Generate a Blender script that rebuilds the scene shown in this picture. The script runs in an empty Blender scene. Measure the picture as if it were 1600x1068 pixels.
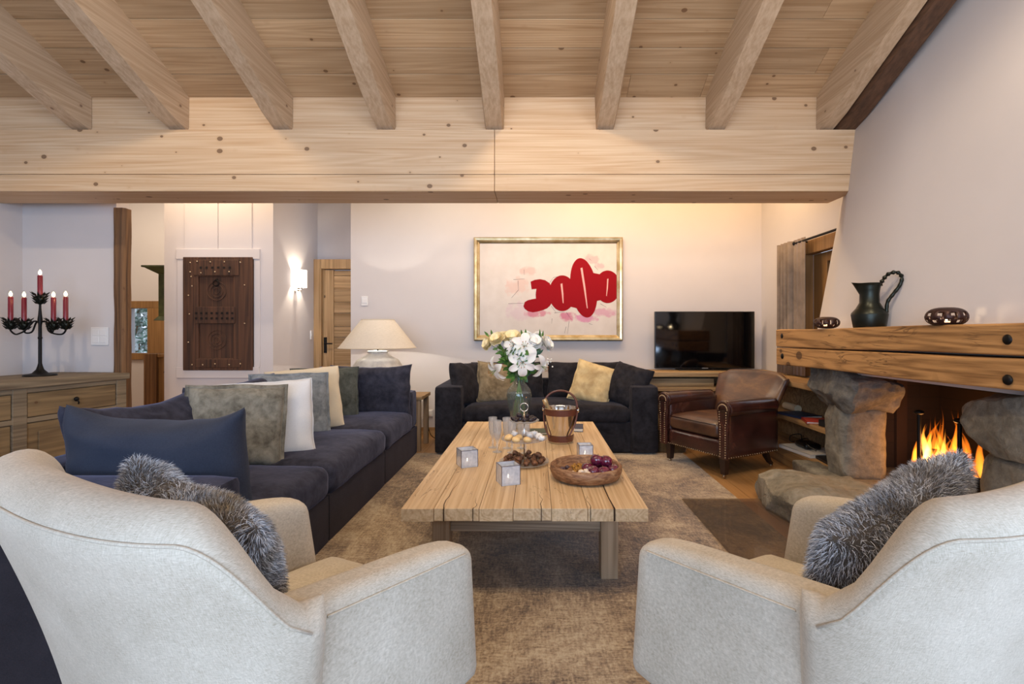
import bpy, bmesh, math, random
from mathutils import Vector, Matrix, Euler, noise
random.seed(7)
V = Vector
PI = math.pi
scene = bpy.context.scene
COL = scene.collection

# ------------------------------------------------------------------ camera
cam_d = bpy.data.cameras.new('camera')
cam_d.sensor_width = 36; cam_d.lens = 18.0
cam_d.shift_x = -37/1600; cam_d.shift_y = -16/1600
cam_d.clip_start = 0.02
cam = bpy.data.objects.new('camera', cam_d); COL.objects.link(cam)
cam.location = (0, 0, 1.2); cam.rotation_euler = (math.radians(90), 0, 0)
scene.camera = cam

# ------------------------------------------------------------------ world, lights, exposure
scene.view_settings.view_transform = 'Standard'
scene.view_settings.look = 'None'
scene.view_settings.gamma = 1.0
scene.view_settings.exposure = 0.35
w = bpy.data.worlds.new('world'); scene.world = w; w.use_nodes = True
bg = w.node_tree.nodes['Background']
bg.inputs[0].default_value = (0.70, 0.82, 1.0, 1); bg.inputs[1].default_value = 1.1
try:
    scene.cycles.use_denoising = True
    scene.cycles.max_bounces = 10
    scene.cycles.transparent_max_bounces = 16
    scene.cycles.caustics_reflective = False
    scene.cycles.caustics_refractive = False
    scene.cycles.sample_clamp_indirect = 6.0
except Exception: pass

def hexc(h, a=1.0):
    h = h.lstrip('#'); r = [int(h[i:i+2], 16)/255 for i in (0, 2, 4)]
    return tuple([(c/12.92 if c <= .04045 else ((c+.055)/1.055)**2.4) for c in r]+[a])

def area(name, loc, target, sx, sy, power, color, spread=PI):
    l = bpy.data.lights.new(name, 'AREA'); l.shape = 'RECTANGLE'; l.size = sx; l.size_y = sy
    l.energy = power; l.color = color; l.spread = spread
    o = bpy.data.objects.new(name, l); COL.objects.link(o); o.location = loc
    d = V(target)-V(loc); o.rotation_euler = d.to_track_quat('-Z', 'Y').to_euler()
    return o
def point(name, loc, power, color, r=.03):
    l = bpy.data.lights.new(name, 'POINT'); l.energy = power; l.color = color; l.shadow_soft_size = r
    o = bpy.data.objects.new(name, l); COL.objects.link(o); o.location = loc
    return o
def spot(name, loc, target, power, color, ang=80, blend=.6, r=.06):
    l = bpy.data.lights.new(name, 'SPOT'); l.energy = power; l.color = color; l.shadow_soft_size = r
    l.spot_size = math.radians(ang); l.spot_blend = blend
    o = bpy.data.objects.new(name, l); COL.objects.link(o); o.location = loc
    d = V(target)-V(loc); o.rotation_euler = d.to_track_quat('-Z', 'Y').to_euler()
    return o
COOL = (0.53, 0.71, 1.0); WARM = (1.0, 0.79, 0.55); WARM2 = (1.0, 0.66, 0.34)
# daylight through the big windows in the wall behind the camera and beside the hearth
area('daylight_rear_window', (-.9, -2.55, 1.5), (-.6, 4, 1.0), 3.6, 2.2, 150, COOL)
area('daylight_side_window', (3.1, -.9, 1.5), (-.5, 2.8, .6), 1.8, 1.6, 85, COOL)
# added warm fill spots with no fixtures in view, above and in front of the roof slope
spot('fill_spot_hearth', (1.5, 1.2, 4.05), (1.9, 2.6, .5), 150, WARM, 80)
spot('fill_spot_table', (-.1, 1.5, 3.95), (.1, 3.3, .4), 120, WARM, 95)
spot('fill_spot_left', (-2.2, 1.0, 4.1), (-2.4, 3.3, .8), 110, WARM, 100)
area('uplight_roof', (0, .4, 2.6), (0, 2.2, 4.0), 4.5, .3, 50, (1, .88, .74))
# back zone
area('downlight_back', (1.45, 5.0, 3.1), (1.5, 5.9, 1.4), 2.8, .3, 33, WARM2)
area('downlight_sofa', (-.4, 4.9, 3.1), (-.3, 5.4, .4), 2.4, .5, 24, (1, .88, .72))
area('downlight_hall', (-3.4, 5.0, 3.1), (-3.4, 5.6, 1.0), 1.2, .3, 16, (1, .78, .55))
area('downlight_stair', (-5.0, 6.0, 3.1), (-5.0, 6.6, 1.0), 1.6, .8, 26, (1, .82, .62))

# ------------------------------------------------------------------ mesh helpers
class MB:
    def __init__(s): s.v = []; s.f = []; s.m = []
    def add(s, vs, fs, mat=0, M=None):
        o = len(s.v)
        s.v += [(M @ V(p)) if M else V(p) for p in vs]
        s.f += [[i+o for i in f] for f in fs]; s.m += [mat]*len(fs); return s
    def box(s, a, b, mat=0, M=None):
        (x0, y0, z0), (x1, y1, z1) = a, b
        vs = [(x0,y0,z0),(x1,y0,z0),(x1,y1,z0),(x0,y1,z0),(x0,y0,z1),(x1,y0,z1),(x1,y1,z1),(x0,y1,z1)]
        fs = [(0,3,2,1),(4,5,6,7),(0,1,5,4),(1,2,6,5),(2,3,7,6),(3,0,4,7)]
        return s.add(vs, fs, mat, M)
    def cb(s, c, d, mat=0, M=None):
        return s.box([c[i]-d[i]/2 for i in range(3)], [c[i]+d[i]/2 for i in range(3)], mat, M)
    def grid(s, P, mat=0, M=None, cu=False, cv=False):
        n = len(P); m = len(P[0]); vs = [p for r in P for p in r]; fs = []
        for i in range(n if cu else n-1):
            for j in range(m if cv else m-1):
                a = i; b = (i+1) % n; c = j; d = (j+1) % m
                fs.append((a*m+c, b*m+c, b*m+d, a*m+d))
        return s.add(vs, fs, mat, M)
    def lathe(s, prof, c=(0,0,0), n=32, mat=0, M=None, cap=True, axis='Z'):
        vs = []; fs = []; m = len(prof)
        for k in range(n):
            a = 2*PI*k/n
            for r, z in prof:
                vs.append((c[0]+r*math.cos(a), c[1]+r*math.sin(a), c[2]+z))
        for k in range(n):
            k2 = (k+1) % n
            for j in range(m-1): fs.append((k*m+j, k2*m+j, k2*m+j+1, k*m+j+1))
        if cap:
            if prof[0][0] > 1e-5: fs.append([k*m for k in range(n)][::-1])
            if prof[-1][0] > 1e-5: fs.append([k*m+m-1 for k in range(n)])
        return s.add(vs, fs, mat, M)
    def tube(s, pts, r, n=8, mat=0, M=None, closed=False):
        pts = [V(p) for p in pts]; N = len(pts)
        rs = r if isinstance(r, (list, tuple)) else [r]*N
        vs = []; fs = []; prev = None
        for i, p in enumerate(pts):
            if closed: t = pts[(i+1) % N]-pts[i-1]
            else: t = pts[min(i+1, N-1)]-pts[max(i-1, 0)]
            if t.length < 1e-9: t = V((0,0,1))
            t.normalize()
            if prev is None:
                u = t.orthogonal().normalized()
            else:
                u = prev-t*prev.dot(t)
                if u.length < 1e-6: u = t.orthogonal()
                u.normalize()
            prev = u; w_ = t.cross(u)
            for k in range(n):
                a = 2*PI*k/n; vs.append(p+(u*math.cos(a)+w_*math.sin(a))*rs[i])
        for i in range(N if closed else N-1):
            j = (i+1) % N
            for k in range(n):
                k2 = (k+1) % n; fs.append((i*n+k, i*n+k2, j*n+k2, j*n+k))
        if not closed:
            fs.append(list(range(n))[::-1]); fs.append([(N-1)*n+k for k in range(n)])
        return s.add(vs, fs, mat, M)
    def ell(s, c, r, n=16, m=10, mat=0, M=None, fn=None):
        vs = []; fs = []
        for i in range(m+1):
            th = PI*i/m
            for k in range(n):
                a = 2*PI*k/n
                p = V((math.sin(th)*math.cos(a), math.sin(th)*math.sin(a), math.cos(th)))
                if fn: p = fn(p)
                vs.append((c[0]+p.x*r[0], c[1]+p.y*r[1], c[2]+p.z*r[2]))
        for i in range(m):
            for k in range(n):
                k2 = (k+1) % n; fs.append((i*n+k, (i+1)*n+k, (i+1)*n+k2, i*n+k2))
        return s.add(vs, fs, mat, M)
    def poly(s, pts, y0, y1, mat=0, M=None):      # outline in XZ extruded along Y
        n = len(pts); vs = [(x, y0, z) for x, z in pts]+[(x, y1, z) for x, z in pts]
        fs = [list(range(n)), list(range(2*n-1, n-1, -1))]+[(i, n+i, n+(i+1) % n, (i+1) % n) for i in range(n)]
        return s.add(vs, fs, mat, M)
    def rbox(s, c, size, r, n=8, fn=None, mat=0, M=None):   # rounded, subdivided box
        h = V(size)/2; r = min(r, h.x*.999, h.y*.999, h.z*.999); c = V(c)
        def par(k):                       # dense sampling near the rounded edges
            t = -1+2*k/n; return math.sin(t*PI/2)*.35+t*.65
        tt = [par(k) for k in range(n+1)]
        vs = []; fs = []; idx = {}
        for ax in range(3):
            for sg in (-1, 1):
                a1 = (ax+1) % 3; a2 = (ax+2) % 3; ids = []
                for i in range(n+1):
                    row = []
                    for j in range(n+1):
                        q = [0, 0, 0]; q[ax] = sg*h[ax]; q[a1] = tt[i]*h[a1]; q[a2] = tt[j]*h[a2]
                        key = tuple(round(x, 6) for x in q)
                        if key not in idx:
                            q = V(q); inner = V([max(-(h[k]-r), min(h[k]-r, q[k])) for k in range(3)])
                            d = q-inner
                            p = inner+d.normalized()*r if d.length > 1e-9 else q
                            u = V((p.x/h.x, p.y/h.y, p.z/h.z))
                            p = p+c
                            if fn: p = fn(p, u)
                            idx[key] = len(vs); vs.append(p)
                        row.append(idx[key])
                    ids.append(row)
                for i in range(n):
                    for j in range(n):
                        f = (ids[i][j], ids[i+1][j], ids[i+1][j+1], ids[i][j+1])
                        fs.append(f if sg > 0 else f[::-1])
        return s.add(vs, fs, mat, M)
    def build(s, name, mats, parent=None, loc=None, rot=None, smooth=False, bevel=0, seg=2, sub=0, angle=40, recalc=True):
        me = bpy.data.meshes.new(name); me.from_pydata([tuple(p) for p in s.v], [], s.f); me.update()
        if not isinstance(mats, (list, tuple)): mats = [mats]
        for m in mats: me.materials.append(m)
        if len(mats) > 1:
            for p, k in zip(me.polygons, s.m): p.material_index = k
        if recalc:
            bm = bmesh.new(); bm.from_mesh(me); bmesh.ops.recalc_face_normals(bm, faces=bm.faces); bm.to_mesh(me); bm.free()
        if smooth:
            me.polygons.foreach_set('use_smooth', [True]*len(me.polygons))
            if smooth != 'all':
                try: me.set_sharp_from_angle(angle=math.radians(angle))
                except Exception: pass
        o = bpy.data.objects.new(name, me); COL.objects.link(o)
        if loc is not None: o.location = loc
        if rot is not None: o.rotation_euler = rot
        if parent: o.parent = parent
        if bevel:
            b = o.modifiers.new('bevel', 'BEVEL'); b.width = bevel; b.segments = seg; b.limit_method = 'ANGLE'
            b.harden_normals = False
        if sub:
            b = o.modifiers.new('sub', 'SUBSURF'); b.levels = sub; b.render_levels = sub
        return o

def tag(o, label=None, cat=None, group=None, kind=None):
    if label: o['label'] = label
    if cat: o['category'] = cat
    if group: o['group'] = group
    if kind: o['kind'] = kind
    return o
def thing(name, label, cat, loc=(0,0,0), rot=(0,0,0), group=None):
    o = bpy.data.objects.new(name, None); COL.objects.link(o); o.empty_display_size = .1
    o.location = loc; o.rotation_euler = rot
    return tag(o, label, cat, group)
def structure(o): o['kind'] = 'structure'; return o
def dup(root, loc=None, rot=None, label=None, group=None, scale=None):
    def cp(o, par):
        c = o.copy(); COL.objects.link(c); c.parent = par
        for ch in [x for x in bpy.data.objects if x.parent == o]: cp(ch, c)
        return c
    c = cp(root, root.parent)
    if loc is not None: c.location = loc
    if rot is not None: c.rotation_euler = rot
    if scale is not None: c.scale = scale
    if label: c['label'] = label
    if group: c['group'] = group
    return c

# ------------------------------------------------------------------ materials
class NT:
    def __init__(s, name):
        s.mat = bpy.data.materials.new(name); s.mat.use_nodes = True
        s.t = s.mat.node_tree; s.b = s.t.nodes['Principled BSDF']; s.out = s.t.nodes['Material Output']
        s.tc = s.n('ShaderNodeTexCoord')
    def n(s, typ, **kw):
        o = s.t.nodes.new(typ)
        for k, v in kw.items(): setattr(o, k, v)
        return o
    def l(s, a, b): s.t.links.new(a, b)
    def vec(s, scale=(1,1,1), island=0, rot=(0,0,0)):
        src = s.tc.outputs['Object']
        if island:
            g = s.n('ShaderNodeNewGeometry'); m = s.n('ShaderNodeVectorMath', operation='MULTIPLY_ADD')
            m.inputs[1].default_value = (island, island*1.7, island*2.3)
            c = s.n('ShaderNodeCombineXYZ')
            for k in range(3): s.l(g.outputs['Random Per Island'], c.inputs[k])
            s.l(c.outputs[0], m.inputs[0]); s.l(src, m.inputs[2]); src = m.outputs[0]
        mp = s.n('ShaderNodeMapping'); mp.inputs['Scale'].default_value = scale; mp.inputs['Rotation'].default_value = rot
        s.l(src, mp.inputs[0]); return mp.outputs[0]
    def noise(s, vec, scale, detail=4, rough=.55, dist=0):
        o = s.n('ShaderNodeTexNoise'); s.l(vec, o.inputs['Vector'])
        o.inputs['Scale'].default_value = scale; o.inputs['Detail'].default_value = detail
        o.inputs['Roughness'].default_value = rough; o.inputs['Distortion'].default_value = dist
        return o.outputs['Fac']
    def ramp(s, fac, stops):
        o = s.n('ShaderNodeValToRGB'); s.l(fac, o.inputs[0]); e = o.color_ramp.elements
        while len(e) < len(stops): e.new(.5)
        for i, (p, c) in enumerate(stops):
            e[i].position = p
            e[i].color = c if isinstance(c, tuple) else (hexc(c) if isinstance(c, str) else (c, c, c, 1))
        return o.outputs[0]
    def mix(s, fac, a, b, mode='MIX'):
        o = s.n('ShaderNodeMix', data_type='RGBA', blend_type=mode)
        for sock, v in ((o.inputs[0], fac), (o.inputs[6], a), (o.inputs[7], b)):
            if hasattr(v, 'is_linked') or hasattr(v, 'links'): s.l(v, sock)
            elif isinstance(v, str): sock.default_value = hexc(v)
            else: sock.default_value = v
        return o.outputs[2]
    def math(s, op, a, b=0.0):
        o = s.n('ShaderNodeMath', operation=op)
        for k, v in enumerate((a, b)):
            if hasattr(v, 'links'): s.l(v, o.inputs[k])
            else: o.inputs[k].default_value = v
        return o.outputs[0]
    def bump(s, h, strength=.3, dist=.01):
        o = s.n('ShaderNodeBump'); o.inputs['Strength'].default_value = strength; o.inputs['Distance'].default_value = dist
        s.l(h, o.inputs['Height']); s.l(o.outputs[0], s.b.inputs['Normal'])
    def col(s, c):
        if hasattr(c, 'links'): s.l(c, s.b.inputs['Base Color'])
        else: s.b.inputs['Base Color'].default_value = hexc(c)
    def p(s, **kw):
        names = dict(rough='Roughness', metal='Metallic', trans='Transmission Weight', ior='IOR', sheen='Sheen Weight',
                     sheenr='Sheen Roughness', coat='Coat Weight', emis='Emission Strength', spec='Specular IOR Level', sss='Subsurface Weight', coatr='Coat Roughness')
        for k, v in kw.items():
            if k == 'emc': s.b.inputs['Emission Color'].default_value = hexc(v); continue
            if k == 'sheenc': s.b.inputs['Sheen Tint'].default_value = hexc(v); continue
            s.b.inputs[names[k]].default_value = v
        return s

def plain(name, c, rough=.5, **kw):
    t = NT(name); t.col(c); t.p(rough=rough, **kw); return t.mat

def wood(name, light, dark, axis='X', knots=.5, rough=.6, fine=1.0, grain=.5, knotc='#5a3a22', tone=.25, island=3.0, bump=.25, crack=0, kscale=1.0, cath=6.0):
    t = NT(name)
    k = {'X': 0, 'Y': 1, 'Z': 2}[axis]
    def sc(al, pe): a = [pe]*3; a[k] = al; return tuple(a)
    v1 = t.vec(sc(.5, 9*fine), island)
    v2 = t.vec(sc(.25, 3.2*fine), island)
    v3 = t.vec(sc(1.2, 45*fine), island)
    warp = t.noise(v2, 1.0, 2, .45, .25)
    ring = t.math('SINE', t.math('MULTIPLY', warp, 80.0*cath/6))
    rb = t.math('MULTIPLY_ADD', ring, .5); t.t.nodes[-1].inputs[2].default_value = .5
    n1 = t.noise(v1, 1.6, 5, .6, .3); n3 = t.noise(v3, 1.0, 3, .6)
    g = t.math('ADD', t.math('MULTIPLY', n1, .42), t.math('ADD', t.math('MULTIPLY', rb, .10*grain/.6), t.math('MULTIPLY', n3, .46)))
    wdt = .16/grain
    c = t.ramp(g, [(max(0, .49-wdt*.75), dark), (min(1, .49+wdt*.6), light)])
    if tone:
        geo = t.n('ShaderNodeNewGeometry')
        big = t.noise(t.vec(sc(.25, .9), island), 1.0, 2)
        f = t.math('ADD', t.math('MULTIPLY', geo.outputs['Random Per Island'], .6), t.math('MULTIPLY', big, .7))
        tn = t.ramp(f, [(.25, 1-tone*1.0), (.9, 1.0)])
        c = t.mix(1.0, c, tn, 'MULTIPLY')
    h = g
    if knots:
        vo = t.n('ShaderNodeTexVoronoi'); vv = t.vec(sc(5.0*kscale, 6.5*kscale), island)
        t.l(vv, vo.inputs['Vector']); vo.inputs['Scale'].default_value = 1.0; vo.inputs['Randomness'].default_value = 1
        sep = t.n('ShaderNodeSeparateColor'); t.l(vo.outputs['Color'], sep.inputs[0])
        rad = t.math('MULTIPLY', t.math('SUBTRACT', sep.outputs[0], .3), .30*knots)
        d = t.math('SUBTRACT', vo.outputs['Distance'], rad)
        halo = t.ramp(d, [(0.0, 1.0), (.14, 0.0)]); km = t.ramp(d, [(0.0, 1.0), (.02, 0.0)])
        on = t.ramp(sep.outputs[0], [(.29, 0.0), (.31, 1.0)])
        c = t.mix(t.math('MULTIPLY', t.math('MULTIPLY', halo, on), .35), c, dark)
        c = t.mix(t.math('MULTIPLY', t.math('MULTIPLY', km, on), .75), c, knotc)
    if crack:
        cv = t.noise(t.vec(sc(.8, 7), island), 2.2, 3, .55, 1.2)
        cm = t.ramp(t.math('ABSOLUTE', t.math('SUBTRACT', cv, .5)), [(0.0, 1.0), (.016*crack, 0.0)])
        msk = t.ramp(t.noise(t.vec((2, 2, 2)), 1.5, 1), [(.45, 0.0), (.6, 1.0)])
        cm = t.math('MULTIPLY', cm, msk)
        c = t.mix(t.math('MULTIPLY', cm, .75), c, knotc); h = t.math('SUBTRACT', g, cm)
    t.col(c); t.p(rough=rough); t.bump(h, bump, .004)
    return t.mat

def plaster(name, c):
    t = NT(name); n = t.noise(t.vec(), 2.0, 3); n2 = t.noise(t.vec(), 60, 3)
    a = hexc(c); b = tuple([x*.96 for x in a[:3]]+[1])
    t.col(t.ramp(n, [(.3, b), (.7, a)])); t.p(rough=.92, spec=.2); t.bump(n2, .04, .003); return t.mat

def fabric(name, c1, c2, scale=1.0, sheen=.2, sheenc='#ffffff', mott=.4, weave=.5, rough=.95, bumpd=.0015):
    t = NT(name)
    a = t.noise(t.vec((900*scale, 120*scale, 120*scale)), 1.0, 2, .6)
    b = t.noise(t.vec((120*scale, 120*scale, 900*scale)), 1.0, 2, .6)
    wv = t.math('ADD', t.math('MULTIPLY', a, .5), t.math('MULTIPLY', b, .5))
    big = t.noise(t.vec((1, 1, 1)), 5*scale, 4, .6)
    f = t.math('ADD', t.math('MULTIPLY', wv, weave), t.math('MULTIPLY', big, mott))
    lo = .5*(weave+mott)
    c = t.ramp(f, [(max(lo-.16, 0), c2), (min(lo+.16, 1), c1)])
    t.col(c); t.p(rough=rough, sheen=sheen, sheenr=.4, sheenc=sheenc, spec=.15); t.bump(wv, .35, bumpd); return t.mat

def velvet(name, c1, c2, sheenc='#8890b0', sheen=.6, crush=1.0):
    t = NT(name)
    n = t.noise(t.vec(), 7*crush, 5, .62, .7); n2 = t.noise(t.vec(), 320, 2)
    n3 = t.noise(t.vec((1, 1, 1)), 22*crush, 4, .6, .4)
    f = t.math('ADD', t.math('MULTIPLY', n, .65), t.math('MULTIPLY', n3, .35))
    t.col(t.ramp(f, [(.38, c2), (.62, c1)])); t.p(rough=.9, sheen=sheen, sheenr=.35, sheenc=sheenc, spec=.1)
    t.bump(t.math('ADD', n3, t.math('MULTIPLY', n2, .15)), .25, .01); return t.mat

def stone(name, stops, sc=3.0, bump=.8, rough=.75, bd=.03):
    t = NT(name)
    n = t.noise(t.vec(), sc, 9, .65, .5); n2 = t.noise(t.vec((1, 1, 1)), sc*7, 6, .7)
    mu = t.n('ShaderNodeTexVoronoi'); mu.feature = 'DISTANCE_TO_EDGE'; t.l(t.vec((1, 1.4, 2)), mu.inputs['Vector']); mu.inputs['Scale'].default_value = sc*1.3
    f = t.math('ADD', t.math('MULTIPLY', n, .6), t.math('MULTIPLY', n2, .4))
    c = t.ramp(f, stops)
    vein = t.ramp(t.noise(t.vec((1, .6, 3)), sc*2.2, 5, .7, 1.5), [(.66, 0.0), (.74, 1.0)])
    c = t.mix(t.math('MULTIPLY', vein, .35), c, '#b9b4a4')
    t.col(c); t.p(rough=rough)
    t.bump(f, bump, bd); return t.mat

def glass(name, c='#ffffff', rough=0.0, ior=1.45):
    t = NT(name); t.col(c); t.p(rough=rough, trans=1.0, ior=ior); return t.mat

def emit(name, c, st, base='#ffffff'):
    t = NT(name); t.col(base); t.p(rough=.8, emis=st, emc=c); return t.mat

M = {}
M['wall'] = plaster('wall_plaster', '#d3cdcb')
M['wall_white'] = plaster('white_paint', '#d9d2d0')
M['beam'] = wood('pine_beam', '#dfc3a0', '#c29a70', 'X', knots=.8, rough=.6, fine=1.9, grain=.62, tone=.1, island=0, kscale=1.5)
M['boards'] = wood('ceiling_pine', '#cdae88', '#a5835d', 'X', knots=.7, rough=.65, fine=2.0, grain=.62, tone=.3, kscale=1.4)
M['rafter'] = wood('whitewashed_pine', '#ceb598', '#ac9070', 'Y', knots=.7, rough=.65, fine=1.8, grain=.6, tone=.1, knotc='#6b4f40')
M['darkbeam'] = wood('old_dark_wood', '#6a4c37', '#3a281d', 'Y', knots=.3, fine=1.2, grain=.6, tone=.1)
M['floor'] = wood('oak_floor', '#b98c5a', '#946b3f', 'Y', knots=.2, rough=.45, fine=1.0, grain=.6, tone=.2)
M['post'] = wood('old_post_wood', '#8c6642', '#4d3522', 'Z', knots=.5, rough=.8, fine=1.6, grain=.8, crack=1)
M['door'] = wood('door_pine', '#cfa878', '#96703f', 'Z', knots=.6, rough=.6, fine=1.5, grain=.7, knotc='#43301c')
M['doorx'] = wood('door_pine_cross', '#cfa878', '#96703f', 'X', knots=.7, rough=.6, fine=1.5, grain=.7, knotc='#43301c')
M['mantel'] = wood('mantel_oak', '#b98a54', '#80592f', 'Y', knots=.9, rough=.75, fine=1.3, grain=1.0, kscale=.8, knotc='#3f2613', crack=1.6, bump=.6, island=2, cath=9)
M['table'] = wood('table_oak', '#d9bd96', '#b6946a', 'Y', knots=0, rough=.5, fine=2.4, grain=.75, knotc='#4a2f1a', tone=.1, island=1.5, crack=.5, bump=.3)
M['tableend'] = wood('table_leg_oak', '#b09474', '#7f6548', 'Z', knots=0, rough=.6, fine=2.0, grain=.7, tone=.1)
M['tablerail'] = wood('table_rail_oak', '#a08a70', '#6e5a44', 'X', knots=.1, rough=.6, fine=2.0, grain=.8, tone=.1)
M['side'] = wood('sideboard_elm', '#8f7f66', '#5f5140', 'Y', knots=.2, rough=.75, fine=1.6, grain=.8, tone=.15, island=2)
M['sidefront'] = wood('sideboard_panel', '#927a56', '#635038', 'Y', knots=.3, rough=.7, fine=1.2, grain=.8, tone=.15, island=2)
M['console'] = wood('console_oak', '#b3946a', '#80623f', 'X', knots=.5, rough=.65, fine=1.5, grain=.8, tone=.2)
M['consoley'] = wood('console_oak_y', '#b08a5a', '#755635', 'Y', knots=.5, rough=.65, fine=1.5, grain=.8, tone=.2)
M['carved'] = wood('carved_dark_wood', '#5b3a26', '#2c1b12', 'Z', knots=.3, rough=.7, fine=1.8, grain=.8, tone=.1)
M['winwood'] = wood('window_larch', '#a37a4a', '#7d5a31', 'Z', knots=.2, rough=.6, fine=1.4, grain=.6)
M['stone'] = stone('dark_slate_stone', [(.3, '#2b2b2b'), (.47, '#57544f'), (.6, '#77736a'), (.75, '#9a968b')])
M['stonewarm'] = stone('pillar_stone', [(.3, '#3c3933'), (.48, '#6f6a5f'), (.62, '#8a8476'), (.8, '#a8a291')], 4)
M['boulder'] = stone('boulder_stone', [(.3, '#4f4a40'), (.46, '#80796a'), (.6, '#9a9385'), (.8, '#b9b2a2')], 2.5, .9, .75, .06)
M['chair'] = fabric('pale_linen', '#d8cebd', '#a69b88', 1.0, .15, mott=.3, weave=.7)
M['chairseam'] = plain('linen_seam', '#8d8477', .9)
M['chairleg'] = plain('chair_leg_wood', '#2a1a14', .4)
M['sofa'] = velvet('charcoal_blue_velvet', '#3f404d', '#272832', '#8d93b5', .45)
M['sofab'] = fabric('charcoal_base_fabric', '#38353a', '#242226', 1.0, .2, '#8080a0')
M['navy'] = fabric('navy_linen', '#3d424f', '#2a2e3a', 1.0, .2, '#8f98b0', mott=.3)
M['sofadark'] = velvet('dark_charcoal_velvet', '#2f2e33', '#1d1c20', '#70707c', .35)
M['greyv'] = velvet('grey_crushed_velvet', '#8b877b', '#565249', '#c8c8c0', .6, 1.2)
M['greyblue'] = velvet('blue_grey_velvet', '#8a9096', '#5f656b', '#c8d4e0', .6, 1.2)
M['greygreen'] = velvet('green_grey_velvet', '#5b5f5b', '#3b3f3c', '#a8b0a8', .5, 1.2)
M['cream'] = fabric('white_linen', '#dcdcdc', '#c2c2c4', 1.0, .3, mott=.3)
M['ivory'] = fabric('ivory_linen', '#dccfb8', '#c4b498', 1.0, .3, mott=.3)
M['gold'] = velvet('champagne_satin', '#d0bd92', '#a89068', '#ffe8b8', .4, .6)
M['taupe'] = velvet('taupe_velvet', '#8f8068', '#5f5340', '#d8c8a8', .5, 1.0)
t = NT('brown_leather'); n = t.noise(t.vec(), 5, 5, .6, .4); n2 = t.noise(t.vec(), 90, 3, .6)
t.col(t.ramp(n, [(.35, '#26130f'), (.6, '#3c1f1a'), (.75, '#553226')])); t.p(rough=.27, coat=.35, coatr=.25, spec=.6); t.bump(n2, .12, .002); M['leather'] = t.mat
t = NT('worn_leather'); n = t.noise(t.vec((1, 3, 1)), 4, 5, .6, .4); n2 = t.noise(t.vec(), 90, 3, .6)
t.col(t.ramp(n, [(.35, '#362018'), (.55, '#523524'), (.75, '#72502f')])); t.p(rough=.38, coat=.2, coatr=.25, spec=.6); t.bump(n2, .12, .002); M['leather2'] = t.mat
M['brass'] = plain('aged_brass', '#b8a488', .35, metal=1.0)
M['iron'] = plain('black_iron', '#1c1a19', .5, metal=.7)
M['steel'] = plain('polished_steel', '#d8d0c4', .12, metal=1.0)
M['bronze'] = plain('bronze_green', '#2c2f2a', .35, metal=.8)
M['tv'] = plain('tv_screen', '#050507', .06, spec=.8)
M['tvf'] = plain('tv_bezel', '#0c0c0d', .3)
M['white'] = plain('white_plastic', '#e6e4e2', .4)
M['ceramic'] = NT('white_ceramic'); t = M['ceramic']; n = t.noise(t.vec(), 14, 5, .6)
t.col(t.ramp(n, [(.3, '#c8c2b8'), (.6, '#e6e0d6')])); t.p(rough=.7); t.bump(n, .3, .01); M['ceramic'] = t.mat
M['glass'] = glass('clear_glass')
def thin(name, tint, refl, frost=0.0):
    m = bpy.data.materials.new(name); m.use_nodes = True; nt = m.node_tree; nt.nodes.clear()
    out = nt.nodes.new('ShaderNodeOutputMaterial'); tr = nt.nodes.new('ShaderNodeBsdfTransparent'); gl = nt.nodes.new('ShaderNodeBsdfGlossy')
    gl.inputs['Roughness'].default_value = .04; tr.inputs[0].default_value = hexc(tint)
    fr = nt.nodes.new('ShaderNodeLayerWeight'); fr.inputs[0].default_value = .25
    mt = nt.nodes.new('ShaderNodeMath'); mt.operation = 'MULTIPLY_ADD'; mt.inputs[1].default_value = .75; mt.inputs[2].default_value = refl
    mx = nt.nodes.new('ShaderNodeMixShader'); pw = nt.nodes.new('ShaderNodeMath'); pw.operation = 'POWER'; pw.inputs[1].default_value = 3.0; nt.links.new(fr.outputs[1], pw.inputs[0]); nt.links.new(pw.outputs[0], mt.inputs[0]); nt.links.new(mt.outputs[0], mx.inputs[0])
    df = nt.nodes.new('ShaderNodeBsdfTranslucent'); df2 = nt.nodes.new('ShaderNodeBsdfDiffuse'); ad = nt.nodes.new('ShaderNodeMixShader'); ad.inputs[0].default_value = .5
    df.inputs[0].default_value = df2.inputs[0].default_value = (.95, .96, .98, 1); nt.links.new(df.outputs[0], ad.inputs[1]); nt.links.new(df2.outputs[0], ad.inputs[2])
    m2 = nt.nodes.new('ShaderNodeMixShader'); m2.inputs[0].default_value = frost; nt.links.new(tr.outputs[0], m2.inputs[1]); nt.links.new(ad.outputs[0], m2.inputs[2])
    nt.links.new(m2.outputs[0], mx.inputs[1]); nt.links.new(gl.outputs[0], mx.inputs[2]); nt.links.new(mx.outputs[0], out.inputs[0]); return m
M['thin'] = thin('thin_clear_glass', '#f4f8f8', .04, .03); M['flute'] = thin('cut_glass', '#f6f7f8', .10, .24); M['water'] = thin('water', '#d3dde2', .02, .04)
M['brick'] = None
# rug
t = NT('distressed_rug')
a = t.noise(t.vec(), 1.3, 8, .75, 1.0); b = t.noise(t.vec((30, 6, 6)), 3, 4, .7); c = t.noise(t.vec((6, 30, 6)), 3, 4, .7); d = t.noise(t.vec(), 90, 2)
bc = t.math('MULTIPLY', t.math('ADD', b, c), .5)
f = t.math('ADD', t.math('MULTIPLY', a, .45), t.math('ADD', t.math('MULTIPLY', bc, .4), t.math('MULTIPLY', d, .15)))
t.col(t.ramp(f, [(.42, '#483a2a'), (.475, '#78634a'), (.52, '#9a8466'), (.58, '#b8a688')])); t.p(rough=.95, sheen=.3, sheenr=.5, spec=.1)
t.bump(t.math('ADD', d, bc), .5, .006); M['rug'] = t.mat
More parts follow.
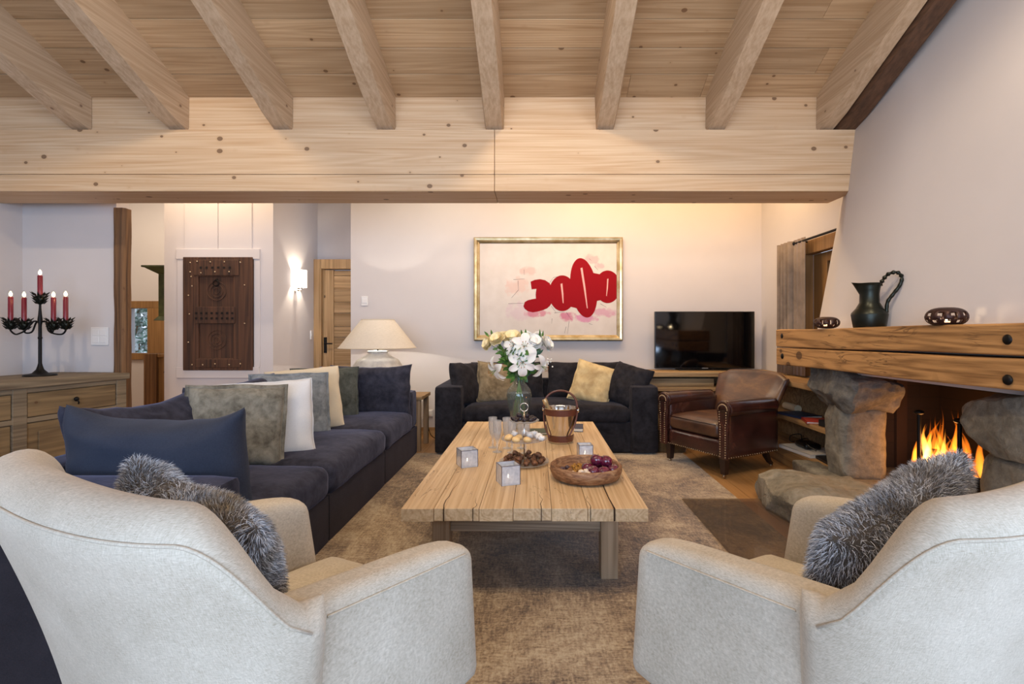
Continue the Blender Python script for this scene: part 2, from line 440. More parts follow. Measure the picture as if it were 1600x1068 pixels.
# gold leaf frame
t = NT('gold_leaf'); n = t.noise(t.vec(), 8, 4)
t.col(t.ramp(n, [(.35, '#b39a6a'), (.65, '#dccba4')])); t.p(rough=.32, metal=.85); M['goldframe'] = t.mat
# brick lining
t = NT('firebox_brick'); br = t.n('ShaderNodeTexBrick'); mp = t.vec((1, 1, 1), rot=(math.radians(90), 0, 0)); t.l(mp, br.inputs['Vector'])
br.inputs['Scale'].default_value = 4.0; br.inputs['Color1'].default_value = hexc('#33211a'); br.inputs['Color2'].default_value = hexc('#241a15')
br.inputs['Mortar'].default_value = hexc('#1d1613'); br.inputs['Mortar Size'].default_value = .02; br.inputs['Brick Width'].default_value = 1.3; br.inputs['Row Height'].default_value = .35
t.col(t.mix(t.noise(t.vec(), 6, 4), br.outputs['Color'], '#2a201b')); t.p(rough=.9); M['brick'] = t.mat

# ================================================================== THE ROOM
def at(px, py, Y): return V(((px-837)*Y/800, Y, 1.2-(py-518)*Y/800))
def wallbox(name, a, b, mat): return structure(MB().box(a, b).build(name, mat))

# floor boards
mb = MB(); x = -7.0
while x < 4.4:
    wd = .19
    y = -4.2-random.random()*2
    while y < 8.2:
        L = 1.6+random.random()*1.4
        mb.box((x, y, -.05), (x+wd-.003, y+L-.003, 0)); y += L
    x += wd
mb.box((-7.2, -4.6, -.12), (4.6, 8.4, -.045))
structure(mb.build('floor', M['floor']))

wallbox('wall_left', (-4.64, -3.0, 0), (-4.46, 4.45, 5.4), M['wall'])
wallbox('wall_partition', (-4.64, 4.45, 0), (-3.645, 4.60, 3.4), M['wall'])
# rear of the room (behind the camera) with two big window openings
mb = MB()
mb.box((-4.64, -3.2, 0), (-2.9, -3.0, 4.9)); mb.box((2.6, -3.2, 0), (3.7, -3.0, 4.9))
mb.box((-2.9, -3.2, 2.7), (2.6, -3.0, 4.9)); mb.box((-2.9, -3.2, 0), (2.6, -3.0, .35)); mb.box((-.25, -3.2, .35), (.05, -3.0, 2.7))
structure(mb.build('wall_rear', M['wall']))
mb = MB(); mb.box((3.5, -3.2, 0), (3.7, -2.0, 5.4)); mb.box((3.5, .2, 0), (3.7, 1.2, 5.4)); mb.box((3.5, -2, 2.4), (3.7, .2, 5.4)); mb.box((3.5, -2, 0), (3.7, .2, .5))
mb.box((3.5, 1.2, 0), (3.7, 4.3, 5.0))
structure(mb.build('wall_side', M['wall']))
# back wall, right wall with window opening, hall walls
wallbox('wall_back', (-2.153, 5.96, 0), (2.80, 6.12, 3.4), M['wall'])
mb = MB()
mb.box((2.63, 5.02, 0), (2.80, 5.96, 3.4)); mb.box((2.63, 4.25, 0), (2.80, 5.02, .77)); mb.box((2.63, 4.25, 2.02), (2.80, 5.02, 3.4))
structure(mb.build('wall_right', M['wall']))
structure(MB().box((-2.86, 6.62, 0), (-2.0, 6.75, 3.4)).build('wall_door_recess', M['wall']))
mb = MB(); mb.box((-6.6, 7.2, 0), (-5.75, 7.35, 3.4)); mb.box((-5.15, 7.2, 0), (-3.9, 7.35, 3.4)); mb.box((-5.75, 7.2, 0), (-5.15, 7.35, .90)); mb.box((-5.75, 7.2, 1.53), (-5.15, 7.35, 3.4))
structure(mb.build('wall_hall', M['wall']))
wallbox('wall_hall_side', (-6.75, 4.45, 0), (-6.6, 7.35, 3.4), M['wall'])
wallbox('wall_hall_front', (-6.75, 4.46, 0), (-4.64, 4.60, 3.4), M['wall'])
# white block that holds the antique shutter: body, hatch doors, plain trim
mb = MB(); mb.box((-3.99, 5.5, 0), (-2.82, 6.62, 3.4))
structure(mb.build('wall_block', M['wall_white']))

# ceilings
SL = .42
def zc(y): return 3.035+SL*(3.9-y)
mb = MB(); y = 3.962; dy = .197
xs = [-4.35, 3.7]
while y > -1.2:
    y0 = y-dy
    cuts = sorted([-4.64, 3.7]+[random.uniform(-3.8, 3.2) for _ in range(2)])
    for a, b in zip(cuts[:-1], cuts[1:]):
        a += .001; b -= .001; ya = y-.004; yb = y0+.004
        z1 = zc(ya); z0 = zc(yb)
        mb.add([(a, ya, z1), (b, ya, z1), (b, yb, z0), (a, yb, z0), (a, ya, z1+.03), (b, ya, z1+.03), (b, yb, z0+.03), (a, yb, z0+.03)],
               [(0,3,2,1),(4,5,6,7),(0,1,5,4),(1,2,6,5),(2,3,7,6),(3,0,4,7)])
    y = y0
# sheathing above, coloured dark as shade in the board gaps; far slope behind the camera
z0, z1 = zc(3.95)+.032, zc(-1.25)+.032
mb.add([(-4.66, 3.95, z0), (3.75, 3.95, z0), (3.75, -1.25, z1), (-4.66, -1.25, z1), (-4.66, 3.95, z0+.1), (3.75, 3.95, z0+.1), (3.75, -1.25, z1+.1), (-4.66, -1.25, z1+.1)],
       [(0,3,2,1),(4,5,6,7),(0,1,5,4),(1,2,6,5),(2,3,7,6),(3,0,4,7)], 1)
z2 = z1-.5
mb.add([(-4.66, -1.25, z1), (3.75, -1.25, z1), (3.75, -3.3, z2), (-4.66, -3.3, z2), (-4.66, -1.25, z1+.1), (3.75, -1.25, z1+.1), (3.75, -3.3, z2+.1), (-4.66, -3.3, z2+.1)],
       [(0,3,2,1),(4,5,6,7),(0,1,5,4),(1,2,6,5),(2,3,7,6),(3,0,4,7)])
structure(mb.build('ceiling', [M['boards'], plain('groove_shade', '#3d2c1d', .9)]))
structure(MB().box((-6.8, 3.95, 3.2), (3.0, 7.4, 3.3)).build('ceiling_back', M['wall_white']))

# crossbeam: two long pieces of glued pine with a joint, plus the strip board above
t = thing('crossbeam', 'massive pale pine crossbeam spanning the whole room under the rafters', 'beam', (0, 3.9, 2.27))
XR = 2.44
for nm, (xa, xb), sd in (('beam_length', (-4.46, -.315), 0), ('beam_length', (-.312, XR), 1)):
    mb = MB(); mb.box((xa, 0, .0), (xb, .37, .127)); mb.box((xa, .0, .130), (xb, .37, .47))
    mb.build(nm, M['beam'], t, bevel=.004)
MB().box((-4.46, .06, .471), (XR-.02, .12, .83)).build('fascia_board', M['beam'], t, bevel=.002)

# rafters
RX = [.5*(105+132), 272.5, 437, 600, 772, 946, 1121.5, 1294.5]
ordn = ['leftmost', 'second from the left', 'third from the left', 'fourth from the left', 'middle one just right of the beam joint', 'third from the right', 'second from the right', 'rightmost']
def rafter_mesh(xc, wd, hgt, L0=3.955, L1=-1.2, seed=0):
    mb = MB(); N = 26; P = []
    prof = [(-1, 1), (-1, .12), (-.84, 0), (.84, 0), (1, .12), (1, 1)]
    for i in range(N+1):
        y = L0+(L1-L0)*i/N; row = []
        zb = max(2.7445, 2.745+SL*(3.9-y)); hgt = (.30 if wd < .149 else .26)-max(0, y-3.9)*SL
        for j, (u, v) in enumerate(prof):
            q = noise.noise(V((seed*7.1+u*3, y*1.3, v)))*.008+noise.noise(V((seed*3.3, y*5, u+v)))*.003
            row.append((u*wd/2+q, y-3.9, zb-2.745+v*hgt+(q if v < .5 else 0)))
        P.append(row)
    mb.grid(P, cv=True); m = len(prof)
    mb.f.append(list(range(m))[::-1]); mb.m.append(0); mb.f.append([N*m+k for k in range(m)]); mb.m.append(0)
    return mb
for i, px in enumerate(RX):
    X = (px-837)*3.9/800; wd = .146 if i < 7 else .125
    o = rafter_mesh(X, wd, .30, seed=i+1).build('rafter', M['rafter'], loc=(X, 3.9, 2.745), smooth=True, angle=25)
    tag(o, 'whitewashed pine ceiling rafter resting on the crossbeam, '+ordn[i], 'rafter', 'whitewashed rafters of the sloping ceiling')
o = rafter_mesh(0, .15, .22, seed=20).build('edge_rafter', M['darkbeam'], loc=(2.375, 3.9, 2.725), smooth=True, angle=25)
tag(o, 'dark old rafter along the top of the white chimney breast', 'rafter')

# post at the partition end
def rough_post(name, mat, sx, sy, h, amp=.012, seed=0):
    mb = MB(); N = 30; P = []; m = 16
    for i in range(N+1):
        row = []
        for j in range(m):
            a = 2*PI*j/m+PI/m; c, s_ = math.cos(a), math.sin(a)
            k = 1/max(abs(c), abs(s_)); k = min(k, 1.28)
            q = 1+noise.noise(V((c*1.5+seed, s_*1.5, i*.25)))*amp*10
            row.append((c*k*sx/2*q, s_*k*sy/2*q, h*i/N))
        P.append(row)
    mb.grid(P, cv=True); mb.f.append(list(range(m))[::-1]); mb.m.append(0); mb.f.append([N*m+k for k in range(m)]); mb.m.append(0)
    return mb
o = rough_post('post', M['post'], .10, .10, 2.27).build('timber_post', M['post'], loc=(-3.602, 4.465, 0), smooth=True, angle=50)
tag(o, 'rough dark timber post between white partition wall and hall opening', 'post')

# baseboards
structure(MB().box((-2.153, 5.94, 0), (1.13, 5.958, .09)).build('baseboard_back', M['doorx']))
structure(MB().box((-4.458, -2.9, 0), (-4.44, 4.44, .09)).build('baseboard_left', M['door']))

# door in its recess
d = structure(bpy.data.objects.new('door_1', None)); COL.objects.link(d); d.location = (-2.82, 6.5, 0)
mb = MB(); mb.box((.0, 0, 0), (.095, .12, 2.12)); mb.box((.095, 0, 2.0), (.9, .12, 2.12)); mb.box((.80, 0, 0), (.9, .12, 2.0))
mb.build('door_frame', M['door'], d, bevel=.004)
mb = MB(); mb.box((.095, .05, .01), (.115, .1, 2.0)); mb.box((.105, .05, .01), (.235, .10, 1.99)); mb.box((.68, .05, .01), (.80, .10, 1.99))
leaf = mb.build('door_leaf', M['door'], d, bevel=.004)
mb = MB(); z = .02
while z < 1.95:
    h = random.choice([.14, .17, .2]); h = min(h, 1.985-z); mb.box((.236, .062, z), (.68, .095, z+h-.004)); z += h
mb.build('door_panel', M['doorx'], leaf, bevel=.003)
mb = MB(); mb.box((.115, .035, .93), (.15, .05, 1.13)); mb.tube([(.135, .05, 1.05), (.135, 0, 1.05), (.24, -.005, 1.05)], .009)
mb.build('handle', M['iron'], d, smooth=True)

# hatch doors above the antique shutter
th = thing('wall_hatch', 'flush white double doors of a cupboard above the carved shutter', 'cupboard door', (-3.77, 5.5, 1.985))
for x0 in (0, .365):
    MB().box((x0+.003, -.012, .0), (x0+.362, .002, .95)).build('door', M['wall_white'], th, bevel=.003)
# flat white trim around the shutter
k = .006875
tr = bpy.data.objects.new('trim_1', None); COL.objects.link(tr); structure(tr); tr.location = (0, 0, 0)
def bw(x0, y0, x1, y1): return ((x0-837)*k, 1.2-(y1-518)*k), ((x1-837)*k, 1.2-(y0-518)*k)
for nm, r in (('head_trim', (277, 389, 407, 405)), ('sill_trim', (277, 573, 406, 590)), ('side_trim', (278, 405, 289, 573)), ('side_trim', (398, 405, 407, 573))):
    (xa, za), (xb, zb) = bw(*r)
    MB().box((xa, 5.478 if 'side' not in nm else 5.486, za), (xb, 5.5, zb)).build(nm, M['wall_white'], tr, bevel=.003)

# antique carved shutter
(xa, za), (xb, zb) = bw(289, 402, 397, 578); W = xb-xa; H = zb-za
t = thing('carved_shutter', 'antique dark carved wooden shutter set into the white wall block', 'shutter', (xa, 5.5, za))
fr = MB(); fr.box((0, -.035, 0), (.165, 0, H)); fr.box((.54, -.035, 0), (W, 0, H)); fr.box((.165, -.035, 0), (.54, 0, .13)); fr.box((.165, -.035, H-.21), (.54, 0, H)); fr.box((.14, -.05, .50), (.56, 0, .68)); fr.box((.12, -.045, H-.20), (.60, 0, H-.03)); fr.box((.14, -.042, .03), (.62, 0, .12))
fr.build('frame', M['carved'], t, bevel=.006)
for z0, z1 in ((.13, .50), (.68, H-.21)):
    mb = MB(); mb.box((.165, -.012, z0), (.35, 0, z1)); mb.box((.353, -.014, z0), (.54, 0, z1))
    zc_ = (z0+z1)/2+.01
    for r in (.10, .065, .03):
        mb.tube([(.352+r*math.cos(a*PI/16), -.016, zc_+r*math.sin(a*PI/16)) for a in range(32)], .005, 6, closed=True)
    p = mb.build('panel', M['carved'], t)
mb = MB()
for r in (.03,): mb.tube([(.352+r*math.cos(a*PI/8), -.03, .93+r*math.sin(a*PI/8)) for a in range(16)], .006, 6, closed=True)
mb.ell((.352, -.02, .965), (.014, .012, .014), 10, 6); mb.build('ring_pull', M['iron'], t, smooth=True)
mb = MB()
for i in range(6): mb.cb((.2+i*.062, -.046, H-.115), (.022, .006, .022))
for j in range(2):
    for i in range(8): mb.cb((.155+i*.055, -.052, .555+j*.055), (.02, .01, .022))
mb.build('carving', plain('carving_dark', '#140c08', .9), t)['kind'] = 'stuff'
mb = MB()
for x_, z_ in [(.08, H-.06), (.16, H-.05), (.3, H-.055), (.45, H-.055), (.62, H-.06), (.08, H-.16), (.2, H-.17), (.35, H-.16), (.5, H-.16), (.66, H-.3), (.06, .8), (.1, .9), (.07, .6), (.06, .3), (.1, .06), (.22, .06), (.35, .07), (.5, .06), (.62, .07), (.66, .5), (.09, 1.0)]:
    mb.ell((x_, -.047 if .1 < x_ < .64 else -.037, z_), (.009, .007, .009), 8, 5)
mb.build('stud', M['brass'], t, smooth=True)['kind'] = 'stuff'

# hall window
wn = structure(bpy.data.objects.new('window_1', None)); COL.objects.link(wn); wn.location = (-5.75, 7.2, .90)
mb = MB(); mb.box((-.12, -.03, .63), (.75, .02, .73)); mb.box((-.12, -.03, -.09), (.75, .02, 0)); mb.box((.31, -.03, 0), (.75, .02, .63)); mb.box((-.12, -.03, 0), (.0, .02, .63))
mb.build('window_frame', M['winwood'], wn, bevel=.004)
mb = MB(); mb.box((-.0, .05, .0), (.31, .056, .63)); mb.build('window_pane', M['glass'], wn)
# snowy garden outside: conifer and snow bank
tree_m = NT('snowy_leaf'); n = tree_m.noise(tree_m.vec(), 9, 5, .7, .5); tree_m.col(tree_m.ramp(n, [(.4, '#3f6f62'), (.5, '#8fb0a4'), (.56, '#f2f6fa')])); tree_m.p(rough=.9)
t = thing('garden_tree', 'snow dusted green conifer seen through the small hall window', 'tree', (-8.0, 10.3, -.3))
mb = MB(); rr = random.Random(3)
for i in range(1500):
    z = rr.uniform(.2, 3.3); a = rr.uniform(0, 2*PI); r = (3.6-z)*.42*rr.uniform(.3, 1)
    c_ = V((math.cos(a)*r, math.sin(a)*r, z)); s_ = rr.uniform(.07, .16); q = Euler((rr.uniform(-1, 1), rr.uniform(-1, 1), a)).to_matrix()
    mb.add([c_+q @ V(p)*s_ for p in ((-1, -.4, 0), (1, -.2, .1), (.8, .5, -.1), (-.9, .4, 0), (0, 0, .5))], [(0, 1, 4), (1, 2, 4), (2, 3, 4), (3, 0, 4), (0, 3, 2, 1)])
mb.build('branches', tree_m.mat, t)
MB().tube([(0, 0, 0), (0, 0, 3.4)], [.05, .01]).build('trunk', M['post'], t)
structure(MB().box((-20, 7.6, -.6), (0, 20, -.3)).build('ground', plain('snow', '#f2f5fa', .8)))
for pr in ():
    pass

# stair newel and rail piece in the hall
t = thing('stair_newel', 'dark wooden stair newel and panel beside the hall window', 'newel post', (-4.72, 6.2, 0))
Z6 = 6.2/800
mb = MB(); mb.box((-.03, 0, 0), (.12, .12, .935)); mb.build('newel', M['post'], t, bevel=.008)
mb = MB(); mb.box((.12, .02, .89), (.75, .1, .93)); mb.build('handrail', M['winwood'], t, bevel=.005)
mb = MB(); mb.box((.12, .04, 0), (.75, .07, .89)); mb.build('panel', M['winwood'], t, bevel=.005)
mb = MB(); mb.box((.2, .02, .7), (.6, .04, .72)); mb.build('latch', M['iron'], t)
# green wall box with flared cornice
t = thing('wall_box', 'dark green painted box with flared cornice hanging in the hall', 'box', (-4.46, 6.2, 1.2+21*Z6))
gm = NT('green_patina'); n = gm.noise(gm.vec(), 6, 5); gm.col(gm.ramp(n, [(.35, '#2f3420'), (.65, '#555c34')])); gm.p(rough=.7)
def frust(mb, x0, x1, z0, X0, X1, z1, d0=.3, d1=.3):
    mb.add([(x0, -d0/2, z0), (x1, -d0/2, z0), (x1, d0/2, z0), (x0, d0/2, z0), (X0, -d1/2, z1), (X1, -d1/2, z1), (X1, d1/2, z1), (X0, d1/2, z1)],
           [(0,3,2,1),(4,5,6,7),(0,1,5,4),(1,2,6,5),(2,3,7,6),(3,0,4,7)])
mb = MB(); frust(mb, 0, .5, .0, .0, .5, .52, .3, .3); mb.build('body', gm.mat, t, bevel=.005)
mb = MB(); frust(mb, 0, .5, .52, -.10, .6, .59, .3, .5); mb.box((-.12, -.26, .59), (.62, .26, .61)); mb.build('cornice', gm.mat, t)
mb = MB(); frust(mb, -.04, .54, -.03, 0, .5, .02, .36, .3); mb.build('lower_moulding', gm.mat, t)

# right hand window, curtain and rod
wn = structure(bpy.data.objects.new('window_2', None)); COL.objects.link(wn); wn.location = (2.63, 4.25, .77)
mb = MB(); mb.box((-.03, .69, 0), (.05, .79, 1.30)); mb.box((-.03, 0, 1.17), (.05, .69, 1.30)); mb.box((.05, .46, 0), (.10, .69, 1.17)); mb.box((.05, 0, 1.08), (.1, .46, 1.17))
mb.box((.05, 0, .0), (.1, .46, .06))
mb.build('window_frame', M['winwood'], wn, bevel=.004)
MB().box((.07, .0, .06), (.075, .46, 1.08)).build('window_pane', M['glass'], wn)
t = thing('curtain_rod', 'dark iron curtain rod above the right window', 'curtain rod', (2.53, 3.95, 2.06))
MB().tube([(0, 0, 0), (0, 1.03, 0)], .011, 10).build('rod', M['iron'], t, smooth=True)
MB().ell((0, 1.05, 0), (.022, .022, .022)).build('finial', M['iron'], t, smooth=True)
mb = MB(); mb.tube([(0, .95, 0), (.1, .95, 0)], .008); mb.build('bracket', M['iron'], t, smooth=True)
mb = MB(); P = []
for i in range(61):
    u = i/60; y = 4.80+u*.50; x = 2.53+math.sin(u*PI*2*7)*(.035 if u > .42 else .004)
    P.append([(x-2.53, y-5.05, z) for z in (-.62, -.3, 0, .35, .69)])
mb.grid(P)
o = mb.build('curtain', velvet('mushroom_curtain', '#8f8072', '#75685c', '#a8b0d0', .4, .5), loc=(2.53, 5.05, 1.40), smooth='all')
md = o.modifiers.new('solid', 'SOLIDIFY'); md.thickness = .006
tag(o, 'mushroom brown curtain gathered beside the right window', 'curtain')

# switches, thermostat, sockets
def plate(name, label, cat, c, w_, h_, normal, nb=1):
    t = thing(name, label, cat, c); rz = {'-Y': 0, '+X': PI/2}[normal]; t.rotation_euler[2] = rz
    MB().cb((0, -.006, 0), (w_, .012, h_)).build('plate', M['white'], t, bevel=.003)
    n = int(math.sqrt(nb)) or 1
    for i in range(n):
        for j in range(n):
            s = min(w_, h_)*.72/n
            MB().cb(((i-(n-1)/2)*s*1.12, -.013, (j-(n-1)/2)*s*1.12), (s, .006, s)).build('rocker', M['white'], t, bevel=.002)
    return t
plate('light_switch', 'square four button white switch on the partition wall', 'switch', tuple(at(157, 525, 4.45)), .15, .155, '-Y', 4)
plate('thermostat', 'small white thermostat on the back wall above the lamp', 'thermostat', tuple(at(570, 470, 5.96)), .075, .11, '-Y', 1)
plate('socket', 'white wall socket low between the two sofas', 'socket', tuple(at(671, 645, 5.96)), .08, .08, '-Y', 1)
plate('hall_switch', 'narrow white switch on wall edge beside pine door', 'switch', (-2.82, 6.42, 1.16), .04, .11, '+X', 1)

# sconce
t = thing('wall_sconce', 'glowing white half-round wall lamp beside the pine door', 'wall lamp', (-2.82, 6.0, 1.72))
P = []
for i in range(17):
    a = -PI/2+PI*i/16; P.append([(.15*math.cos(a)*.9, .1*math.sin(a), z) for z in (0, .1, .2)])
mb = MB(); mb.grid(P)
sh = mb.build('lamp_shade', None or emit('sconce_glow', '#fff2e0', 2.2), t, smooth='all')
mb = MB(); mb.cb((.02, 0, -.02), (.04, .05, .05)); mb.tube([(.02, 0, -.03), (.08, 0, -.03), (.08, 0, .02)], .01); mb.build('bracket', M['steel'], t, smooth=True)
point('sconce_bulb', (-2.75, 6.0, 1.82), 9, (1, .86, .68), .015)

# chimney breast (plaster hood)
P = []
def hx(y, z): return 2.26+.115*(z-1.22)+.05*(3.9-y)
ys = [.2, 1.0, 1.8, 2.6, 3.3, 3.9]
for z in [.90, 1.22, 1.8, 2.4, 2.8, 3.4, 4.0, 4.6]:
    row = [(hx(y, z), y, z) for y in ys]
    x1 = 2.355+(z-1.22)*.19
    row += [(hx(3.9, z)*.4+x1*.6-.01, 4.12, z), (x1, 4.28, z), (x1+.5, 4.30, z)]
    P.append(row)
mb = MB(); mb.grid(P)
structure(mb.build('wall_chimney', M['wall'], smooth=True, angle=30))
mb = MB(); mb.box((2.9, 4.30, 0), (3.6, 4.4, 3.4)); mb.box((2.8, 4.25, 0), (3.6, 4.4, 3.4)); structure(mb.build('wall_chimney_back', M['wall']))

# ================================================================== FIREPLACE
def rough(mb_args, amp=.03, fr=3.0, seed=0, n=22, fn0=None, facets=0, fc=(0, 0, 0), fs=(1, 1, 1), lo=.72, hi=.98):
    fr_ = random.Random(seed*31+1); PL = []
    for _ in range(facets):
        d_ = V((fr_.gauss(0, 1), fr_.gauss(0, 1), fr_.gauss(0, .6))).normalized(); PL.append((d_, fr_.uniform(lo, hi)))
    def fn(p, u):
        if fn0: p = fn0(p, u)
        for d_, c_ in PL:
            l_ = V(((p.x-fc[0])/fs[0], (p.y-fc[1])/fs[1], (p.z-fc[2])/fs[2])); e_ = l_.dot(d_)-c_
            if e_ > 0: l_ -= d_*e_*.9; p = V((l_.x*fs[0]+fc[0], l_.y*fs[1]+fc[1], l_.z*fs[2]+fc[2]))
        q = p*fr+V((seed*5.3, seed*2.1, 0))
        d = V((noise.noise(q), noise.noise(q+V((9, 0, 0))), noise.noise(q+V((0, 9, 0)))))*amp
        q2 = q*3.7
        d += V((noise.noise(q2), noise.noise(q2+V((9, 0, 0))), noise.noise(q2+V((0, 9, 0)))))*amp*.35
        cell = noise.cell(q*.9)*amp*.25
        return p+d+V((cell, cell*.5, -cell*.3))*.5
    mb = MB(); c, size, r = mb_args; mb.rbox(c, size, r, n, fn); return mb
fp = thing('fireplace', 'stone fireplace with thick oak mantel beam, slate pillars and dark brick firebox', 'fireplace', (2.3, 3.2, 0))
O = V((2.3, 3.2, 0))
def L(x, y, z): return (x-O.x, y-O.y, z-O.z)
# mantel: two stacked hewn timbers
mm = None
for nm, z0, z1, sd in (('mantel_beam', .925, 1.068, 1), ('mantel_beam', 1.074, 1.218, 2)):
    def f0(p, u, z0=z0):
        y = p.y
        p = p.copy(); p.x += .05*(-y+1.1)*.9; p.z += (.02*(1.1-y)/2 if z0 > 1 else .014*(1.1-y)/2)
        p.x += noise.noise(V((y*1.2, u.x*.5, sd)))*.012; p.z += noise.noise(V((y*1.1, sd*3, u.z)))*.008
        return p
    mb = MB(); mb.rbox(L(2.24, 2.65, (z0+z1)/2), (.44, 3.3, z1-z0), .012, 40, f0)
    o = mb.build(nm, M['mantel'], fp, smooth=True, angle=35)
    o['label'] = 'lower hewn oak timber' if sd == 1 else 'upper hewn oak timber'
    if sd == 1: m_lo = o
    else: m_hi = o
for yb in (4.2, 2.29):
    for zz, par in ((1.00-.015*(yb < 3), m_lo), (1.165, m_hi)):
        xb = 2.02+.05*(4.3-yb)*.9
        MB().ell(L(xb-.0, yb, zz), (.012, .024, .024), 12, 8).build('bolt', M['iron'], par, smooth=True)
def cap_fn_far(p, u):
    t_ = (u.z+1)/2; p = p.copy()
    p.y = L(0, 3.78, 0)[1]+(p.y-L(0, 3.78, 0)[1])*(.52+.48*t_**.8)+.05*t_; p.x = p.x-.03*t_
    return p
rough((L(2.32, 3.78, .78), (.46, .82, .30), .05), .035, 5, 1, 40, cap_fn_far, 22, L(2.32, 3.78, .78), (.25, .42, .18), .75, 1.05).build('capital_stone', M['stone'], fp, smooth=True, angle=28)
def pil_fn(p, u): return p
rough((L(2.33, 3.76, .40), (.33, .34, .56), .08), .014, 6, 2, 34, None, 14, L(2.33, 3.76, .40), (.18, .18, .5), .86, 1.1).build('stone_pillar', M['stonewarm'], fp, smooth=True, angle=40)
def cap_fn_near(p, u):
    t_ = (u.z+1)/2; p = p.copy()
    c_ = L(0, 2.35, 0)[1]; p.y = c_+(p.y-c_)*(.42+.62*t_**.8); return p
rough((L(2.45, 2.33, .77), (.50, 1.06, .35), .06), .03, 4, 5, 40, cap_fn_near, 16, L(2.45, 2.35, .77), (.27, .52, .2), .8, 1.05).build('capital_stone', M['stonewarm'], fp, smooth=True, angle=28)
rough((L(2.45, 2.38, .38), (.44, .52, .52), .14), .03, 4, 7, 22).build('stone_pillar', M['stonewarm'], fp, smooth=True, angle=40)
rough((L(2.62, 3.0, .08), (1.05, 2.4, .155), .03), .012, 3, 9, 20).build('hearth_slab', M['stonewarm'], fp, smooth=True, angle=35)
mb = MB()
mb.box(L(2.42, 3.93, .15), L(3.2, 4.03, .95)); mb.box(L(3.1, 1.6, .15), L(3.2, 3.93, .95)); mb.box(L(2.42, 1.6, .15), L(3.1, 1.7, .95))
mb.build('firebox', M['brick'], fp)
MB().box(L(2.42, 1.6, .93), L(3.2, 4.03, .96)).build('firebox_top', plain('soot', '#15110f', .95), fp)
MB().box(L(2.75, 3.9, .16), L(2.83, 3.935, .93)).build('brick_pier', plain('red_brick', '#3a281f', .9), fp)

# andirons, logs, flames
def andiron(loc, lab):
    t = thing('andiron', lab, 'andiron', loc, group='iron andirons')
    mb = MB(); mb.tube([(0, 0, .02), (0, 0, .50)], .012, 10); mb.build('upright', M['iron'], t, smooth=True)
    MB().ell((0, 0, .515), (.03, .03, .016), 14, 8).build('cap', M['iron'], t, smooth=True)
    mb = MB(); mb.tube([(-.06, 0, 0.008), (-.03, 0, .05), (0, 0, .09), (.30, 0, .09), (.32, 0, .008)], .010, 8); mb.build('bar', M['iron'], t, smooth=True)
    return t
andiron((2.50, 3.02, .16), 'black iron andiron with round cap between flames and near stone pillar')
andiron((2.50, 3.34, .16), 'black iron andiron with round cap beside the brick pier')
bark = stone('charred_bark', [(.3, '#120c09'), (.5, '#2c1c13'), (.7, '#5a3a25')], 8)
for i, (p0, p1, r, lb) in enumerate([((2.62, 3.54, .27), (2.66, 3.08, .275), .05, 'charred log lying lowest at the front of the fire'), ((2.76, 3.56, .28), (2.78, 3.10, .28), .055, 'charred log lying at the back of the fire'), ((2.70, 3.50, .36), (2.66, 3.16, .40), .045, 'charred log resting across the top of the burning pile')]):
    mb = MB(); a, b = V(p0), V(p1); pts = [(b-a)*j/12 for j in range(13)]
    mb.tube([q+V((noise.noise(q*9+V((i, 0, 0)))*.012, 0, noise.noise(q*9+V((0, i, 5)))*.012)) for q in pts], r, 14)
    tag(mb.build('log', bark, loc=a, smooth=True), lb, 'log', 'burning logs')
def flame_mat(name, cols, st):
    m = bpy.data.materials.new(name); m.use_nodes = True; nt = m.node_tree; nt.nodes.clear()
    out = nt.nodes.new('ShaderNodeOutputMaterial'); e = nt.nodes.new('ShaderNodeEmission'); nt.links.new(e.outputs[0], out.inputs['Volume'])
    tc = nt.nodes.new('ShaderNodeTexCoord'); sp = nt.nodes.new('ShaderNodeSeparateXYZ'); nt.links.new(tc.outputs['Generated'], sp.inputs[0])
    r = nt.nodes.new('ShaderNodeValToRGB'); nt.links.new(sp.outputs[2], r.inputs[0]); el = r.color_ramp.elements
    while len(el) < len(cols): el.new(.5)
    for i, (p, c) in enumerate(cols): el[i].position = p; el[i].color = c
    nt.links.new(r.outputs[0], e.inputs[0]); e.inputs[1].default_value = st
    return m
fo = flame_mat('flame_orange', [(0, (1, .30, .03, 1)), (.5, (1, .22, .015, 1)), (1, (.6, .08, .0, 1))], 42)
fy = flame_mat('flame_yellow', [(0, (1, .62, .18, 1)), (.6, (1, .42, .06, 1)), (1, (.8, .2, .01, 1))], 75)
rr = random.Random(11)
t = thing('fire', 'bright orange log fire burning between the two andirons', 'fire', (2.66, 3.31, .27))
def tongue(mb, b, h, r, sway, seed):
    pts = []; rs = []
    for i in range(15):
        u = i/14; pts.append((b[0]+sway*math.sin(u*3+seed)*u*.06, b[1]+math.sin(u*4.2+seed*2)*.035*u*sway, b[2]+h*u))
        rs.append(max(.0006, r*(math.sin(min(1, u*3.2+.25)*PI/2))*(1-u)**1.1*(1+.25*noise.noise(V((seed, u*6, 0))))))
    mb.tube(pts, rs, 10)
for k in range(30):
    y = rr.uniform(-.22, .20); edge = 1-abs(y)/.30
    mb = MB(); tongue(mb, (0, 0, 0), (.20+.26*rr.random())*(.45+.55*edge)+.02, rr.uniform(.018, .042), rr.uniform(.4, 1.3), k*1.7)
    mb.build('flame', fo, t, loc=(rr.uniform(-.07, .07), y, rr.uniform(-.02, .04)), smooth='all')
for k in range(7):
    y = rr.uniform(-.17, .16)
    mb = MB(); tongue(mb, (0, 0, 0), .12+.2*rr.random(), rr.uniform(.03, .045), rr.uniform(.3, 1), k*2.3+.4)
    mb.build('flame', fy, t, loc=(rr.uniform(-.06, .02), y, rr.uniform(-.01, .03)), smooth='all')
